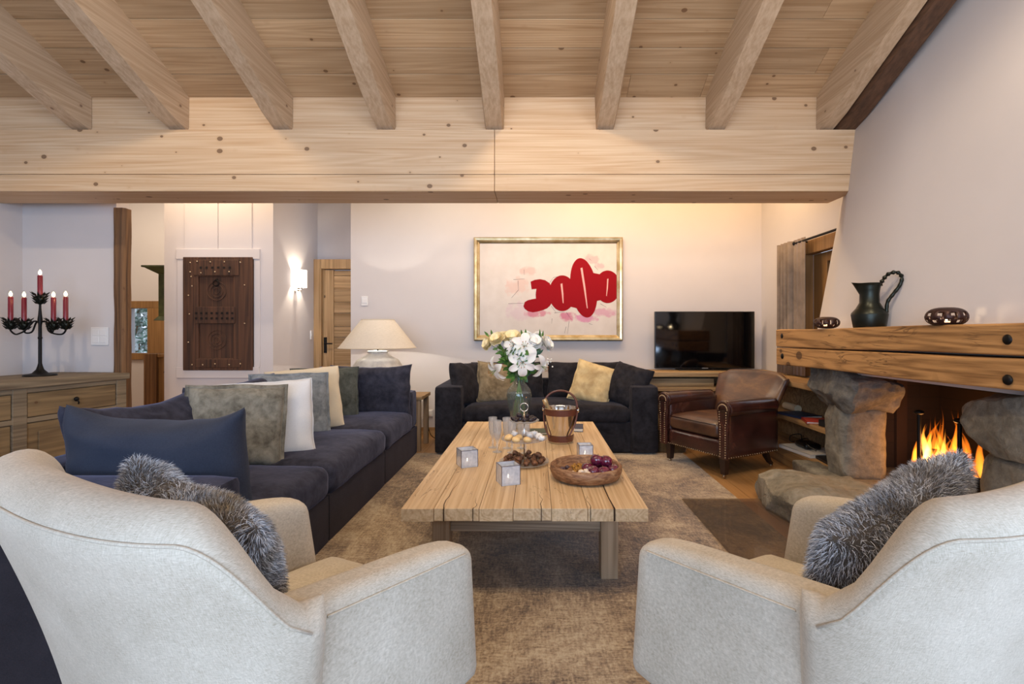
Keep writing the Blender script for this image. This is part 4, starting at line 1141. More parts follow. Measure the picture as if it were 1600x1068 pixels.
# ================================================================== LEATHER CLUB CHAIR
def leather_chair(loc, yaw):
    t = thing('leather_armchair', 'worn brown leather club chair with brass nails between sofa and fireplace', 'armchair', loc, (0, 0, math.radians(yaw)))
    # faces local -Y ; width 0.76 ; depth .72
    for sx in (-1, 1):
        def fn(p, u, sx=sx):
            p = p.copy(); k = max(0, (p.z-.42)/.2)
            return p
        mb = MB(); mb.rbox((sx*.325, .0, .375), (.075, .64, .43), .025, 12); 
        mb.build('arm', M['leather'], t, smooth='all')
        # rolled top
        mb = MB(); pts = []; rs = []
        for i in range(25):
            u = i/24; pts.append((sx*(.345), -.345+u*.60, .575+.004*math.sin(u*PI))); rs.append(.070*(1-.12*u))
        mb.tube([pts[0]]+pts+[pts[-1]], [.045]+rs+[.04], 22); mb.build('arm_roll', M['leather'], t, smooth='all')
        # front facing panel with nails
        mb = MB(); out = []
        for k in range(19):
            a = PI*k/18; out.append((sx*.345+math.cos(a)*.066, .578+math.sin(a)*.062))
        out = out+[(sx*.345-.050, .50), (sx*.345-.038, .17), (sx*.345+.038, .17), (sx*.345+.050, .50)]
        mb.poly(out, -.362, -.335); mb.build('arm_front', M['leather'], t, bevel=.004)
        q = MB()
        ring = []
        for k in range(15): a = PI*k/14; ring.append((sx*.345+math.cos(a)*.044, .572+math.sin(a)*.042))
        for k in range(1, 20):
            z = .57-.38*k/19; ring.append((sx*.345-.026-.008*(z > .45), z)); ring.append((sx*.345+.026+.008*(z > .45), z))
        for x_, z_ in ring: q.ell((x_, -.364, z_), (.0062, .004, .0062), 6, 4)
        q.build('nail_trim', M['brass'], t, smooth='all')['kind'] = 'stuff'
    # outer side skirt under the roll
    # back: curved, flared scroll
    n = 30; P = []
    for i in range(n+1):
        s = -1+2*i/n; row = []
        yb = .30-.05*(abs(s)**2.5); H = .81-.015*s*s-.035*max(0, abs(s)-.75)/.25
        prof = []
        for j in range(13):
            v = j/12; z = .17+(H-.17)*v; hwv = .31+.045*max(0, v-.55)/.45
            lean = .02+.13*max(0, v-.45)**1.3/.45
            prof.append(V((s*hwv, yb+.06+lean, z)))
        H2 = [V((s*(.385), yb+.06+.02+.13*.55**1.3/.45+.0, H))]
        for k in range(1, 8):
            a = PI*k/8; b_ = prof[12]; row_c = b_+V((0, -.035, 0)); prof.append(row_c+V((0, .035*math.cos(a), .03*math.sin(a))))
        for j in range(12, -1, -1):
            v = j/12; z = .17+(H-.17)*v; hwv = .31+.045*max(0, v-.55)/.45
            lean = .02+.13*max(0, v-.45)**1.3/.45; th = .07+.06*math.sin(PI*min(1, v*1.1))*(1-abs(s)**4)*(v < .97)
            prof.append(V((s*hwv, yb+.06+lean-th, z)))
        P.append(prof)
    mb = MB(); mb.grid(P, cv=True)
    for i0 in (0, n):
        Lp = len(P[0]); sx = -1 if i0 == 0 else 1
        caps = []
        for k in range(4):
            a = PI/2*k/3; caps.append([V(p)+((V(p)+V(P[i0][Lp-1-q]))/2-V(p))*(1-math.cos(a))+V((sx*.025*math.sin(a), 0, 0)) for q, p in enumerate(P[i0])])
        mb.grid(caps, cv=True)
    o = mb.build('back', M['leather2'], t, smooth='all'); merge(o)
    def fs(p, u):
        p = p.copy(); e = (1-abs(u.x)**3)*(1-abs(u.y)**3)
        if u.z > 0: p.z += .03*e
        return p
    mb = MB(); mb.rbox((0, -.05, .385), (.57, .60, .13), .045, 14, fs); o = mb.build('seat_cushion', M['leather2'], t, smooth='all')
    q = MB()
    for zz in (.435,):
        q.tube([(-.26, -.346, zz), (.26, -.346, zz)], .004, 6); 
    q.build('piping', M['leather'], o, smooth='all')
    mb = MB(); mb.rbox((0, -.01, .245), (.62, .66, .15), .03, 8); mb.build('seat_rail', M['leather'], t, smooth='all')
    q = MB()
    for k in range(26): q.ell((-.29+.58*k/25, -.343, .185), (.005, .004, .005), 6, 4)
    for k in range(22): q.ell((.363, -.31+.6*k/21, .178), (.004, .005, .005), 6, 4)
    q.build('rail_nail_trim', M['brass'], t, smooth='all')['kind'] = 'stuff'
    for sx in (-1, 1):
        mb = MB(); frust(mb, -.022, .022, .035, -.032, .032, .18, .044, .064); lg = mb.build('leg', M['chairleg'], t, loc=(sx*.31, -.30, 0), bevel=.003)
        mb = MB(); mb.ell((0, 0, .018), (.008, .018, .018), 12, 8); mb.tube([(0, 0, .018), (0, 0, .045)], .008); mb.build('caster', M['brass'], lg, smooth='all')
        mb = MB(); mb.tube([(0, 0, .19), (0, .03, .12), (0, .07, .06), (0, .105, .035)], [.034, .03, .022, .018], 4); lg = mb.build('leg', M['chairleg'], t, loc=(sx*.27, .24, 0))
        mb = MB(); mb.ell((0, .105, .018), (.008, .018, .018), 12, 8); mb.build('caster', M['brass'], lg, smooth='all')
    return t
leather_chair((1.655, 4.60, 0), -61)

# ================================================================== LAMP + SIDE TABLE
t = thing('side_table', 'small oak side table behind the long sofa, carrying the lamp', 'side table', (-1.58, 5.33, 0))
MB().box((-.44, -.22, .515), (.44, .22, .55)).build('tabletop', M['console'], t, bevel=.003)
for sx in (-1, 1):
    for sy_ in (-1, 1):
        MB().box((sx*.40-.025, sy_*.18-.025, 0), (sx*.40+.025, sy_*.18+.025, .514)).build('leg', M['tableend'], t, bevel=.003)
t = thing('table_lamp', 'big white ceramic table lamp with wide conical linen shade, glowing', 'lamp', (-1.643, 5.33, .551))
mb = MB(); mb.lathe([(0, 0), (.16, 0), (.24, .07), (.275, .17), (.27, .26), (.21, .355), (.12, .405), (.10, .425), (.11, .45), (.095, .45), (.085, .42), (0, .40)], n=48, cap=False)
mb.build('base', M['ceramic'], t, smooth=True, angle=60)
mb = MB(); mb.tube([(0, 0, .40), (0, 0, .60)], .008); mb.build('stem', M['iron'], t)
n = 64; P = []
for i in range(n): 
    a = 2*PI*i/n; P.append([(r*math.cos(a), r*math.sin(a), z) for r, z in ((.39, .483), (.30, .60), (.165, .773))])
mb = MB(); mb.grid(P, cu=True)
lt = NT('linen_shade'); n_ = lt.noise(lt.vec((40, 40, 300)), 1, 3); cc = lt.ramp(n_, [(.3, '#c2b8aa'), (.7, '#d0c6b8')])
lt.col(cc); lt.p(rough=.9)
trn = lt.n('ShaderNodeBsdfTranslucent'); lt.l(cc, trn.inputs[0]); mx = lt.n('ShaderNodeMixShader'); mx.inputs[0].default_value = .05
lt.l(lt.b.outputs[0], mx.inputs[1]); lt.l(trn.outputs[0], mx.inputs[2]); lt.l(mx.outputs[0], lt.out.inputs[0])
sh = mb.build('lamp_shade', lt.mat, t, smooth='all')
mb = MB(); mb.tube([(.391*math.cos(i*PI/32), .391*math.sin(i*PI/32), .483) for i in range(64)], .004, 6, closed=True); mb.tube([(.166*math.cos(i*PI/32), .166*math.sin(i*PI/32), .773) for i in range(64)], .004, 6, closed=True)
mb.build('rim', M['ivory'], sh, smooth='all')
MB().ell((0, 0, .63), (.022, .022, .028), 12, 8).build('bulb', emit('bulb_glow', '#ffe0b0', 4), t, smooth='all')
point('lamp_bulb', (-1.643, 5.33, .551+.575), 58, (1, .90, .76), .010)
mb = MB(); mb.tube(smoothpts([(-1.20, 5.56, .50), (-1.19, 5.60, .25), (-1.15, 5.66, .05), (-1.05, 5.78, .006), (-.98, 5.85, .12), (-1.14, 5.93, .28)], 8), .004, 6)
tag(mb.build('lamp_cord', M['tvf'], smooth='all'), 'thin black cord hanging beside side table down to wall socket', 'cord')

# ================================================================== SIDEBOARD + CANDELABRA
ang = math.atan2(-.16, .9)
t = thing('sideboard', 'weathered elm sideboard with drawers along the left wall', 'sideboard', (-3.64, 3.5, 0), (0, 0, math.atan2(-.15, .9)))
# local: front face at x=0 (faces +X), y from -1.2 to .93
D = .70
mb = MB(); mb.box((-D, -1.2, .80), (.02, .90, .85)); mb.build('top', M['side'], t, bevel=.006)
mb = MB(); mb.box((-D+.02, -1.18, .08), (-.03, .885, .80)); mb.build('body', M['side'], t)
def stile(y0, y1, z0=.0, z1=.80): 
    MB().box((-.032, y0, z0), (.0, y1, z1)).build('stile', M['side'], t, bevel=.004)
stile(.80, .885); stile(.055, .145); stile(-.75, -.66); stile(-1.18, -1.09)
for z0, z1 in ((.765, .80), (.55, .585), (.08, .13)):
    MB().box((-.030, -1.09, z0), (-.003, .80, z1)).build('rail', M['side'], t, bevel=.003)
for y0, y1 in ((.15, .795), (-.655, .05), (-1.085, -.755)):
    dr = MB().box((-.03, y0, .59), (-.006, y1, .76)).build('drawer', M['sidefront'], t, bevel=.004)
    mb = MB(); mb.ell((.008, (y0+y1)/2, .68), (.014, .018, .018), 12, 8); mb.tube([(.015, (y0+y1)/2, .675), (.022, (y0+y1)/2+.006, .655), (.012, (y0+y1)/2+.01, .64)], .005); mb.build('knob', M['iron'], dr, smooth='all')
    dd = MB().box((-.03, y0, .135), (-.012, y1, .545)).build('door', M['sidefront'], t, bevel=.003)
    mb = MB(); mb.box((-.012, y0+.07, .20), (-.004, y1-.07, .48)); mb.build('panel', M['sidefront'], dd, bevel=.004)

cz = .851
t = thing('candelabra', 'black iron five armed candelabra with leafy cups on the sideboard', 'candelabra', (-3.93, 4.06, cz))
mb = MB(); mb.lathe([(0, 0), (.105, 0), (.10, .012), (.05, .022), (.025, .05), (.016, .08), (.012, .10), (.011, .40), (.016, .44), (.012, .48), (.008, .54), (.007, .59)], n=20, cap=False)
mb.ell((0, 0, .30), (.015, .015, .015), 10, 6); mb.build('stem', M['iron'], t, smooth=True, angle=50)
def u2(px): return (px-57)*4.06/800
cups = [('outer left', u2(11), .405, .0), ('inner left', u2(32), .40, 0), ('tall middle', 0, .605, 0), ('inner right', u2(78), .40, 0), ('outer right', u2(97), .405, 0.0)]
ci = 0
cred = NT('red_wax'); cred.col('#7d1226'); cred.p(rough=.35, sss=.2, coat=.2); cred = cred.mat
for nm, x_, z_, yo in cups:
    if nm != 'tall middle':
        s_ = sgn(x_); mb = MB()
        if 'outer' in nm: pts = [(0, 0, .42), (x_*.22, 0, .43), (x_*.42, -.02, .36), (x_*.62, -.02, .335), (x_*.85, 0, .33), (x_*1.0, yo, .36), (x_, yo, z_)]
        else: pts = [(0, 0, .43), (x_*.4, .02, .42), (x_*.65, .02, .35), (x_*.9, 0, .34), (x_, yo, .37), (x_, yo, z_)]
        mb.tube(smoothpts(pts, 6), .0065, 8); mb.build('arm', M['iron'], t, smooth='all')
    mb = MB(); rr = random.Random(ci+2)
    mb.ell((x_, yo, z_), (.03, .03, .042), 12, 8)
    for lv in range(4):
        for k in range(9):
            a = 2*PI*(k+lv*.5)/9; r0 = .026+.004*lv; z0 = z_-.035+.022*lv; c, s = math.cos(a), math.sin(a)
            mb.add([(x_+c*r0-s*.009, yo+s*r0+c*.009, z0), (x_+c*r0+s*.009, yo+s*r0-c*.009, z0), (x_+c*(r0+.024), yo+s*(r0+.024), z0+.030), (x_+c*r0*.8, yo+s*r0*.8, z0+.012)], [(0, 1, 2), (0, 2, 3), (1, 3, 2), (0, 3, 1)])
    mb.build('cup', M['bronze'], t)
    h_ = .20 if nm != 'tall middle' else .17
    c = thing('candle', 'lit dark red candle in the %s cup of the candelabra' % nm, 'candle', (-3.93+x_, 4.06+yo, cz+z_+.02), group='red candles of the candelabra')
    MB().lathe([(0, 0), (.0165, 0), (.0165, h_-.003), (.014, h_), (0, h_-.002)], n=16, cap=False).build('wax', cred, c, smooth=True, angle=50)
    MB().tube([(0, 0, h_-.003), (0, 0, h_+.010)], .0012, 5).build('wick', M['tvf'], c)
    mb = MB(); mb.tube([(0, 0, h_+.004), (0, 0, h_+.012), (0, 0, h_+.024), (0, 0, h_+.040), (0, 0, h_+.046)], [.003, .009, .011, .005, .0008], 10); mb.build('flame', emit('candle_flame_%d' % ci, '#ffd08a', 11), c, smooth='all')
    point('candle_light', (-3.93+x_, 4.06+yo, cz+z_+.02+h_+.03), .45, (1, .68, .36), .01)
    ci += 1

# ================================================================== ON THE COFFEE TABLE
T0 = TZ+.0008
def onT(px, py): Z = (1.2-TZ)*800/(py-518); return ((px-837)*Z/800, Z)
# vase with flowers
vx, vy = onT(811, 668); VC = V((vx, vy, T0))
t = thing('glass_vase', 'tall clear glass vase holding the white bouquet', 'vase', VC)
op = [(.0, 0), (.062, 0), (.068, .01), (.075, .10), (.098, .22), (.104, .265), (.092, .315), (.055, .36), (.044, .40), (.046, .44), (.058, .475)]
ip = [(.055, .472), (.042, .44), (.040, .40), (.051, .357), (.088, .312), (.100, .263), (.094, .22), (.070, .10), (.060, .018), (0, .014)]
mb = MB(); mb.lathe(op+ip, n=48, cap=False); mb.build('glass', M['thin'], t, smooth='all')
MB().lathe([(0, .016), (.0585, .02), (.069, .10), (.0925, .22), (.0985, .262), (.095, .285), (0, .285)], n=48, cap=False).build('water', M['water'], t, smooth=True, angle=50)
white = NT('petal_white'); white.col('#f2efe8'); white.p(rough=.6, sss=.1); cream = NT('petal_cream'); cream.col('#f3e2b4'); cream.p(rough=.6, sss=.1)
white = white.mat; cream = cream.mat
lf = NT('leaf_green'); n_ = lf.noise(lf.vec(), 30, 2); lf.col(lf.ramp(n_, [(.35, '#2f5a2a'), (.6, '#5d8a3c'), (.75, '#86ac50')])); lf.p(rough=.5)
lf2 = NT('leaf_blue_green'); n_ = lf2.noise(lf2.vec(), 30, 2); lf2.col(lf2.ramp(n_, [(.35, '#2c5a4a'), (.7, '#6ba08a')])); lf2.p(rough=.5)
stm = plain('stem_green', '#6d9048', .5)
def frame(d):
    d = V(d).normalized(); u = d.orthogonal().normalized(); return Matrix((u, d.cross(u), d)).transposed()
def petal(mb, R, c, a, L_, W_, curl, cup=0, mat=0):
    L_ *= 1.22; W_ *= 1.35
    rows = []; n = 7
    for i in range(n+1):
        u = i/n; r = L_*math.sin(u*1.25)/math.sin(1.25); z = L_*(.35*u-curl*u*u); wv = W_*math.sin(PI*min(1, u*.93+.05))**.8
        rows.append([V((r, s*wv, z+abs(s)*cup*wv)) for s in (-1, -.5, 0, .5, 1)])
    Ra = Matrix.Rotation(a, 3, 'Z'); rows = [[c+R @ (Ra @ p) for p in r] for r in rows]; mb.grid(rows, mat=mat)
def lily(c, d, s=1.0, roll=0):
    mb = MB(); R = frame(d)
    for k in range(6): petal(mb, R, c, roll+k*PI/3, .085*s, .020*s*(1.15 if k % 2 else .9), .45+.1*(k % 3), .3)
    for k in range(6):
        a = k*PI/3+.4; e = c+R @ V((math.cos(a)*.02*s, math.sin(a)*.02*s, .055*s)); mb.tube([c, e], .0012, 4, mat=1); mb.ell(e, (.004, .004, .004), 6, 4, mat=2)
    return mb
def rose(c, d, s=1.0):
    mb = MB(); R = frame(d)
    for ring, (k_, L_, W_, cu) in enumerate(((5, .034, .026, -.55), (6, .040, .028, -.3), (7, .046, .028, -.05), (7, .05, .027, .15))):
        for k in range(k_): petal(mb, R, c-R @ V((0, 0, .01*ring*s*.5)), k*2*PI/k_+ring*.5, L_*s, W_*s, cu, .35)
    mb.ell(c+R @ V((0, 0, .012*s)), (.024*s, .024*s, .03*s), 12, 8)
    return mb
bq = thing('bouquet', 'bouquet of white lilies and cream roses with green leaves in the glass vase', 'flowers', VC+V((0, 0, .02)))
neck = V((0, 0, .42)); orange = plain('anther', '#a8651e', .8)
def FP(px, py, dy): # offset from vase centre
    Z = vy+dy; return V(((px-837)*Z/800-vx, dy, 1.2-(py-518)*Z/800-T0-.02))
heads = [('lily', 819, 541, -.13, (.1, -1, .35), 1.15), ('lily', 816, 566, -.14, (.05, -1, -.25), 1.2), ('lily', 775, 578, -.05, (-.8, -.5, -.5), 1.1), ('lily', 846, 572, -.04, (.8, -.5, -.35), 1.0), ('lily', 803, 540, -.10, (-.3, -1, .3), .9),
         ('rose', 763, 537, -.02, (-.8, -.5, .4), 1.0), ('rose', 777, 530, -.06, (-.4, -.6, .7), 1.1), ('rose', 801, 528, -.03, (-.1, -.6, .9), 1.3), ('rose', 786, 527, .05, (-.2, .3, 1), 1.1),
         ('rosew', 833, 534, -.07, (.4, -.7, .7), 1.25), ('rosew', 853, 537, -.03, (.9, -.3, .5), 1.2), ('rosew', 822, 527, .06, (.2, .5, 1), 1.1), ('rosew', 842, 527, .09, (.4, .5, 1), 1.0)]
for kd, px, py, dy, d, s in heads:
    c = FP(px, py, dy); dv = V(d).normalized()
    mb = lily(c, d, s, px*.3) if kd == 'lily' else rose(c, d, s)
    fl = mb.build('lily' if kd == 'lily' else 'rose', [white if kd != 'rose' else cream, stm, orange], bq, smooth='all', recalc=False)
    fl['label'] = 'white lily' if kd == 'lily' else ('cream rose' if kd == 'rose' else 'white rose')
    mb = MB(); foot = V((-.25*c.x, -.25*c.y*.4, .02)); mb.tube(smoothpts([c, c-dv*.05, neck+V((c.x*.12, c.y*.12, 0)), (neck+foot)/2, foot], 5), .0028, 6); mb.build('flower_stem', stm, bq, smooth='all')
def leafm(mb, c, d, L_, W_, bend=.3):
    R = frame(d); rows = []
    for i in range(6):
        u = i/5; wv = W_*math.sin(PI*min(1, u*.95+.04))
        rows.append([c+R @ V((s*wv, bend*L_*u*u, L_*u)) for s in (-1, 0, 1)])
    mb.grid(rows)
rr = random.Random(4)
for nm, mat_, N, x0, x1 in (('leaves', lf.mat, 300, -.17, .08), ('leaves', lf2.mat, 170, .0, .17)):
    mb = MB()
    for _ in range(N):
        z = rr.uniform(.40, .63); r = .05+(z-.40)*.55; a = rr.uniform(0, 2*PI); x_ = math.cos(a)*r*rr.uniform(.4, 1.05); y_ = math.sin(a)*r*rr.uniform(.4, 1)
        if not (x0 <= x_ <= x1): continue
        d = V((x_*6, y_*6, rr.uniform(-.6, .9))); leafm(mb, V((x_, y_, z)), d, rr.uniform(.04, .08), rr.uniform(.012, .022))
    for k in range(14 if x0 < -.1 else 0):
        pass
    mb.build(nm, mat_, bq, smooth='all', recalc=False)['kind'] = 'stuff'
mb = MB()
for px, py, dy, d in ((846, 532, .0, (.25, 0, 1)), (843, 530, .02, (.1, 0, 1)), (838, 532, -.02, (-.7, 0, .8)), (816, 526, -.05, (-.1, 0, 1)), (821, 525, -.05, (.08, 0, 1)), (764, 526, 0, (-.6, 0, .8)), (769, 526, 0, (-.1, 0, 1))):
    leafm(mb, FP(px, py, dy), d, .085 if px > 830 else .06, .012, .1)
mb.build('lily_leaf', lf.mat, bq, smooth='all', recalc=False)['kind'] = 'stuff'
mb = MB()
for _ in range(16): mb.ell(FP(rr.uniform(850, 864), rr.uniform(560, 576), rr.uniform(-.05, .03)), (.007, .007, .007), 6, 4)
mb.build('small_blossoms', white, bq, smooth='all')['kind'] = 'stuff'

# ice bucket
bx, by = onT(876, 690)
t = thing('ice_bucket', 'polished steel ice bucket with brown leather bands and strap handle', 'ice bucket', (bx, by, T0), (0, 0, math.radians(-14)))
mb = MB(); mb.lathe([(0, 0), (.080, 0), (.084, .01), (.100, .12), (.115, .235), (.119, .245), (.114, .245), (.110, .235), (.095, .12), (.079, .012), (0, .012)], n=48, cap=False); mb.build('body', M['steel'], t, smooth=True, angle=50)
bl = plain('strap_leather', '#5a2c1c', .45, coat=.2)
mb = MB(); mb.lathe([(.0845, .012), (.0895, .012), (.0945, .055), (.0895, .055)], n=48, cap=False); mb.lathe([(.111, .195), (.1155, .195), (.1205, .236), (.116, .236)], n=48, cap=False); mb.build('leather_band', bl, t, smooth=True, angle=40)
mb = MB()
for s_ in (-1, 1):
    y0 = [(s_*.122, 0, .23), (s_*.112, -.035, .15), (s_*.085, -.068, .08), (s_*.062, -.072, .04)]
    pts = smoothpts(y0, 6); mb.tube(pts, .0065, 6)
mb.build('strap', bl, t, smooth='all')
pts = []
for i in range(25):
    a = PI*i/24; pts.append((math.cos(a)*.120, -.015+math.sin(a)*.03, .235+math.sin(a)**.75*.125))
mb = MB(); mb.tube(pts, .0075, 8); mb.build('handle', bl, t, smooth='all')
mb = MB()
for s_ in (-1, 1): mb.ell((s_*.124, 0, .228), (.012, .014, .016), 10, 8)
mb.build('ring', M['steel'], t, smooth='all')
t = thing('champagne_bottle', 'champagne bottle with pale foil neck leaning in the steel bucket', 'bottle', (bx+.0, by+.005, T0+.04), (0, math.radians(-24), 0))
mb = MB(); mb.lathe([(0, 0), (.034, 0), (.034, .13), (.026, .165), (.015, .19)], n=24, cap=False); mb.build('body', plain('bottle_glass', '#1f2a18', .1), t, smooth=True)
mb = MB(); mb.lathe([(.015, .188), (.0155, .25), (.018, .253), (.018, .27), (.017, .285), (0, .287)], n=24, cap=False); mb.build('foil_neck', plain('foil', '#c9a878', .35, metal=.5), t, smooth=True)

# tiered stand
sx_, sy__ = onT(819, 724)
TS = V((sx_, sy__, T0))
t = thing('cake_stand', 'three tier glass cake stand with thin steel rod and ring handle', 'cake stand', TS)
plate_m = thin('plate_glass', '#eeeae6', .10, .30)
for zz, r in ((.004, .148), (.138, .135), (.246, .088)):
    mb = MB(); mb.lathe([(0, 0), (r*.8, 0), (r, .010), (r, .014), (r*.8, .005), (0, .005)], (0, 0, zz), 48, cap=False); mb.build('plate', plate_m, t, smooth=True, angle=50)
mb = MB(); mb.tube([(0, 0, 0), (0, 0, .31)], .0035, 8); mb.build('rod', M['steel'], t, smooth='all')
mb = MB(); mb.tube([(.024*math.cos(i*PI/12), 0, .333+.024*math.sin(i*PI/12)) for i in range(24)], .0025, 6, closed=True); mb.build('ring_handle', M['steel'], t, smooth='all')
rr = random.Random(9)
def lump(name, mats, r, seed, amp=.18):
    def fn(p): return p*(1+amp*noise.noise(p*1.6+V((seed, 0, 0)))*1.6+amp*.5*noise.noise(p*4+V((0, seed, 0))))
    mb = MB(); mb.ell((0, 0, 0), r, 18, 12, fn=fn); return mb
brown = NT('dried_fig'); n_ = brown.noise(brown.vec(), 60, 4); brown.col(brown.ramp(n_, [(.35, '#3f2415'), (.65, '#8a5c3c')])); brown.p(rough=.6); brown.bump(n_, .4, .004); brown = brown.mat
dark = plain('dark_date', '#251a20', .35); mer = plain('meringue_white', '#ece6de', .6); mac = plain('macaron_yellow', '#e6c084', .6)
def scatter(name, label, cat, group, mats, r, spots, amp=.15, squash=1):
    base = None
    for i, (x_, y_, z_) in enumerate(spots):
        if base is None:
            base = lump(name, mats, r, i*3.1, amp).build(name, mats, smooth='all'); tag(base, label if isinstance(label, str) else label[0], cat, group); o = base
        else:
            o = base.copy(); COL.objects.link(o)
        if isinstance(label, list): o['label'] = label[i]
        o.location = (TS.x+x_, TS.y+y_, TS.z+z_); o.rotation_euler = (rr.uniform(-.3, .3), rr.uniform(-.3, .3), rr.uniform(0, 6)); s = rr.uniform(.88, 1.1); o.scale = (s, s, s)
ring = lambda n, r, z, o=0: [(r*math.cos(2*PI*i/n+o), r*math.sin(2*PI*i/n+o), z) for i in range(n)]
scatter('dried_fig', 'wrinkled brown dried fig on the bottom plate of the tiered stand', 'dried fig', 'dried figs on the bottom plate', brown, (.019, .016, .015), ring(13, .108, .026)+ring(8, .062, .026, .3)+ring(6, .085, .048, .2)[:5])
scatter('dark_date', 'dark shiny date on the top plate of the tiered stand', 'date', 'dark dates on the top plate', dark, (.019, .013, .013), ring(8, .062, .266)+ring(4, .028, .266, .4)+[(.02, -.02, .287), (-.03, 0, .287)])
scatter('meringue', ['white meringue on the middle tier, '+q for q in ('at its right end', 'at its back right', 'rearmost', 'at its back left', 'largest at the front right', 'just behind the steel rod')], 'meringue', 'meringues on the middle plate', mer, (.022, .020, .018), [(.085, -.01, .162), (.06, .06, .162), (0, .09, .162), (-.06, .07, .162), (.10, -.055, .164), (.03, .03, .162)], .25)
scatter('yellow_biscuit', ['round yellow biscuit on the middle tier, '+q for q in ('leftmost of the four', 'front one left of the rod', 'front one right of the rod', 'inner one next to the rod')], 'biscuit', 'yellow biscuits on the middle plate', mac, (.024, .024, .017), [(-.09, -.03, .160), (-.045, -.085, .160), (.02, -.095, .160), (-.03, -.02, .160)], .04)

# champagne flutes
fg = [onT(770, 699), onT(777, 706), onT(792, 700), onT(800, 707), onT(814, 700), onT(821, 708)]
names = ['back one of the left pair', 'front one of the left pair', 'back one of the middle pair', 'front one of the middle pair', 'back one of the pair behind the cake stand', 'front one of the pair behind the cake stand']
f0 = thing('champagne_flute', '', 'glass', (fg[0][0], fg[0][1], T0), group='ribbed champagne flutes')
mb = MB(); prof = [(0, 0), (.030, 0), (.030, .003), (.006, .010), (.005, .035), (.010, .045), (.005, .055), (.008, .066), (.020, .095), (.027, .14), (.029, .205), (.0275, .205), (.0255, .14), (.018, .098), (0, .074)]
mb.lathe(prof, n=32, cap=False)
for i, p in enumerate(mb.v):
    if .08 < p.z < .17:
        a = math.atan2(p.y, p.x); k_ = 1+.05*(1 if (i//len(prof)) % 2 else -1); p.x *= k_; p.y *= k_
mb.build('bowl_and_foot', M['flute'], f0, smooth=True, angle=35)
f0['label'] = 'ribbed champagne flute on the table, '+names[0]
for i in range(1, 6): dup(f0, (fg[i][0], fg[i][1], T0), label='ribbed champagne flute on the table, '+names[i])

# cube tealight holders
pearl = NT('capiz_glass'); n_ = pearl.noise(pearl.vec(), 30, 4, .6, .5); pearl.col(pearl.ramp(n_, [(.35, '#cfd2da'), (.65, '#f0f2f6')])); pearl.p(rough=.10, spec=.8, trans=.35)
for (px, py, s, rz, lb) in ((730, 727, .098, 24, 'pearly cube tealight holder nearest the left table edge'), (794, 754, .098, 20, 'pearly cube tealight holder in front of the tiered stand'), (914, 715, .085, 4, 'pearly cube tealight holder between bucket and fruit bowl')):
    x_, y_ = onT(px, py)
    t = thing('tealight_cube', lb, 'candle holder', (x_, y_, T0), (0, 0, math.radians(rz)), 'pearly cube tealight holders')
    h = s/2; w_ = .004
    mb = MB(); mb.box((-h, -h, 0), (h, h, .004)); mb.box((-h, -h, .004), (h, -h+w_, s)); mb.box((-h, h-w_, .004), (h, h, s)); mb.box((-h, -h+w_, .004), (-h+w_, h-w_, s)); mb.box((h-w_, -h+w_, .004), (h, h-w_, s))
    mb.build('pearly_side', pearl.mat, t)
    mb = MB()
    for a in (-1, 1):
        for b in (-1, 1): mb.box((a*h-.0015, b*h-.0015, 0), (a*h+.0015, b*h+.0015, s+.001))
        mb.box((-h, a*h-.0015, s-.001), (h, a*h+.0015, s+.001)); mb.box((a*h-.0015, -h, s-.001), (a*h+.0015, h, s+.001))
    mb.build('edge_wire', plain('edge_wire', '#6f6672', .3, metal=.8), t)
    MB().lathe([(0, 0), (.019, 0), (.019, .02), (0, .018)], (0, 0, .005), 16, cap=False).build('tealight', emit('tealight_wax2', '#ffe0c0', .8), t)
    MB().ell((0, 0, .035), (.004, .004, .010), 8, 6).build('flame', emit('tealight_flame', '#ffe6c0', 12), t, smooth='all')

# wooden bowl with fruit
bx2, by2 = onT(916, 746)
BC_ = V((bx2, by2, T0))
bw_ = NT('bowl_wood'); n_ = bw_.noise(bw_.vec((3, 3, 12)), 6, 6, .7, .6); bw_.col(bw_.ramp(n_, [(.35, '#5a3a26'), (.5, '#8a5f3e'), (.65, '#a88460')])); bw_.p(rough=.5); bw_.bump(n_, .5, .005)
t = thing('wooden_bowl', 'wide rough wooden bowl full of plums and nuts on the table', 'bowl', BC_)
mb = MB(); mb.lathe([(0, 0), (.15, 0), (.178, .012), (.192, .045), (.190, .072), (.182, .078), (.172, .072), (.168, .045), (.15, .022), (0, .018)], n=56, cap=False)
for p in mb.v: p.x *= 1+.02*noise.noise(p*8); p.z += .004*noise.noise(p*6) if p.z > .05 else 0
mb.build('body', bw_.mat, t, smooth=True, angle=60)
pl = NT('plum_skin'); n_ = pl.noise(pl.vec(), 25, 4); pl.col(pl.ramp(n_, [(.35, '#3a0d24'), (.6, '#6b1836'), (.8, '#8c2c44')])); pl.p(rough=.12, coat=.6, spec=.6)
plums = [(.03, -.06, .048, 'front plum at the bottom left of the pile'), (.082, -.072, .048, 'front plum beside the right rim'), (.138, -.03, .05, 'plum touching the right rim'), (.005, -.01, .05, 'plum next to the dried fruit'), (.055, .0, .095, 'topmost plum of the pile'), (.105, -.005, .088, 'second highest plum, right of the topmost'), (.06, .05, .06, 'plum behind the topmost one'), (.10, .05, .052, 'rearmost plum in the bowl')]
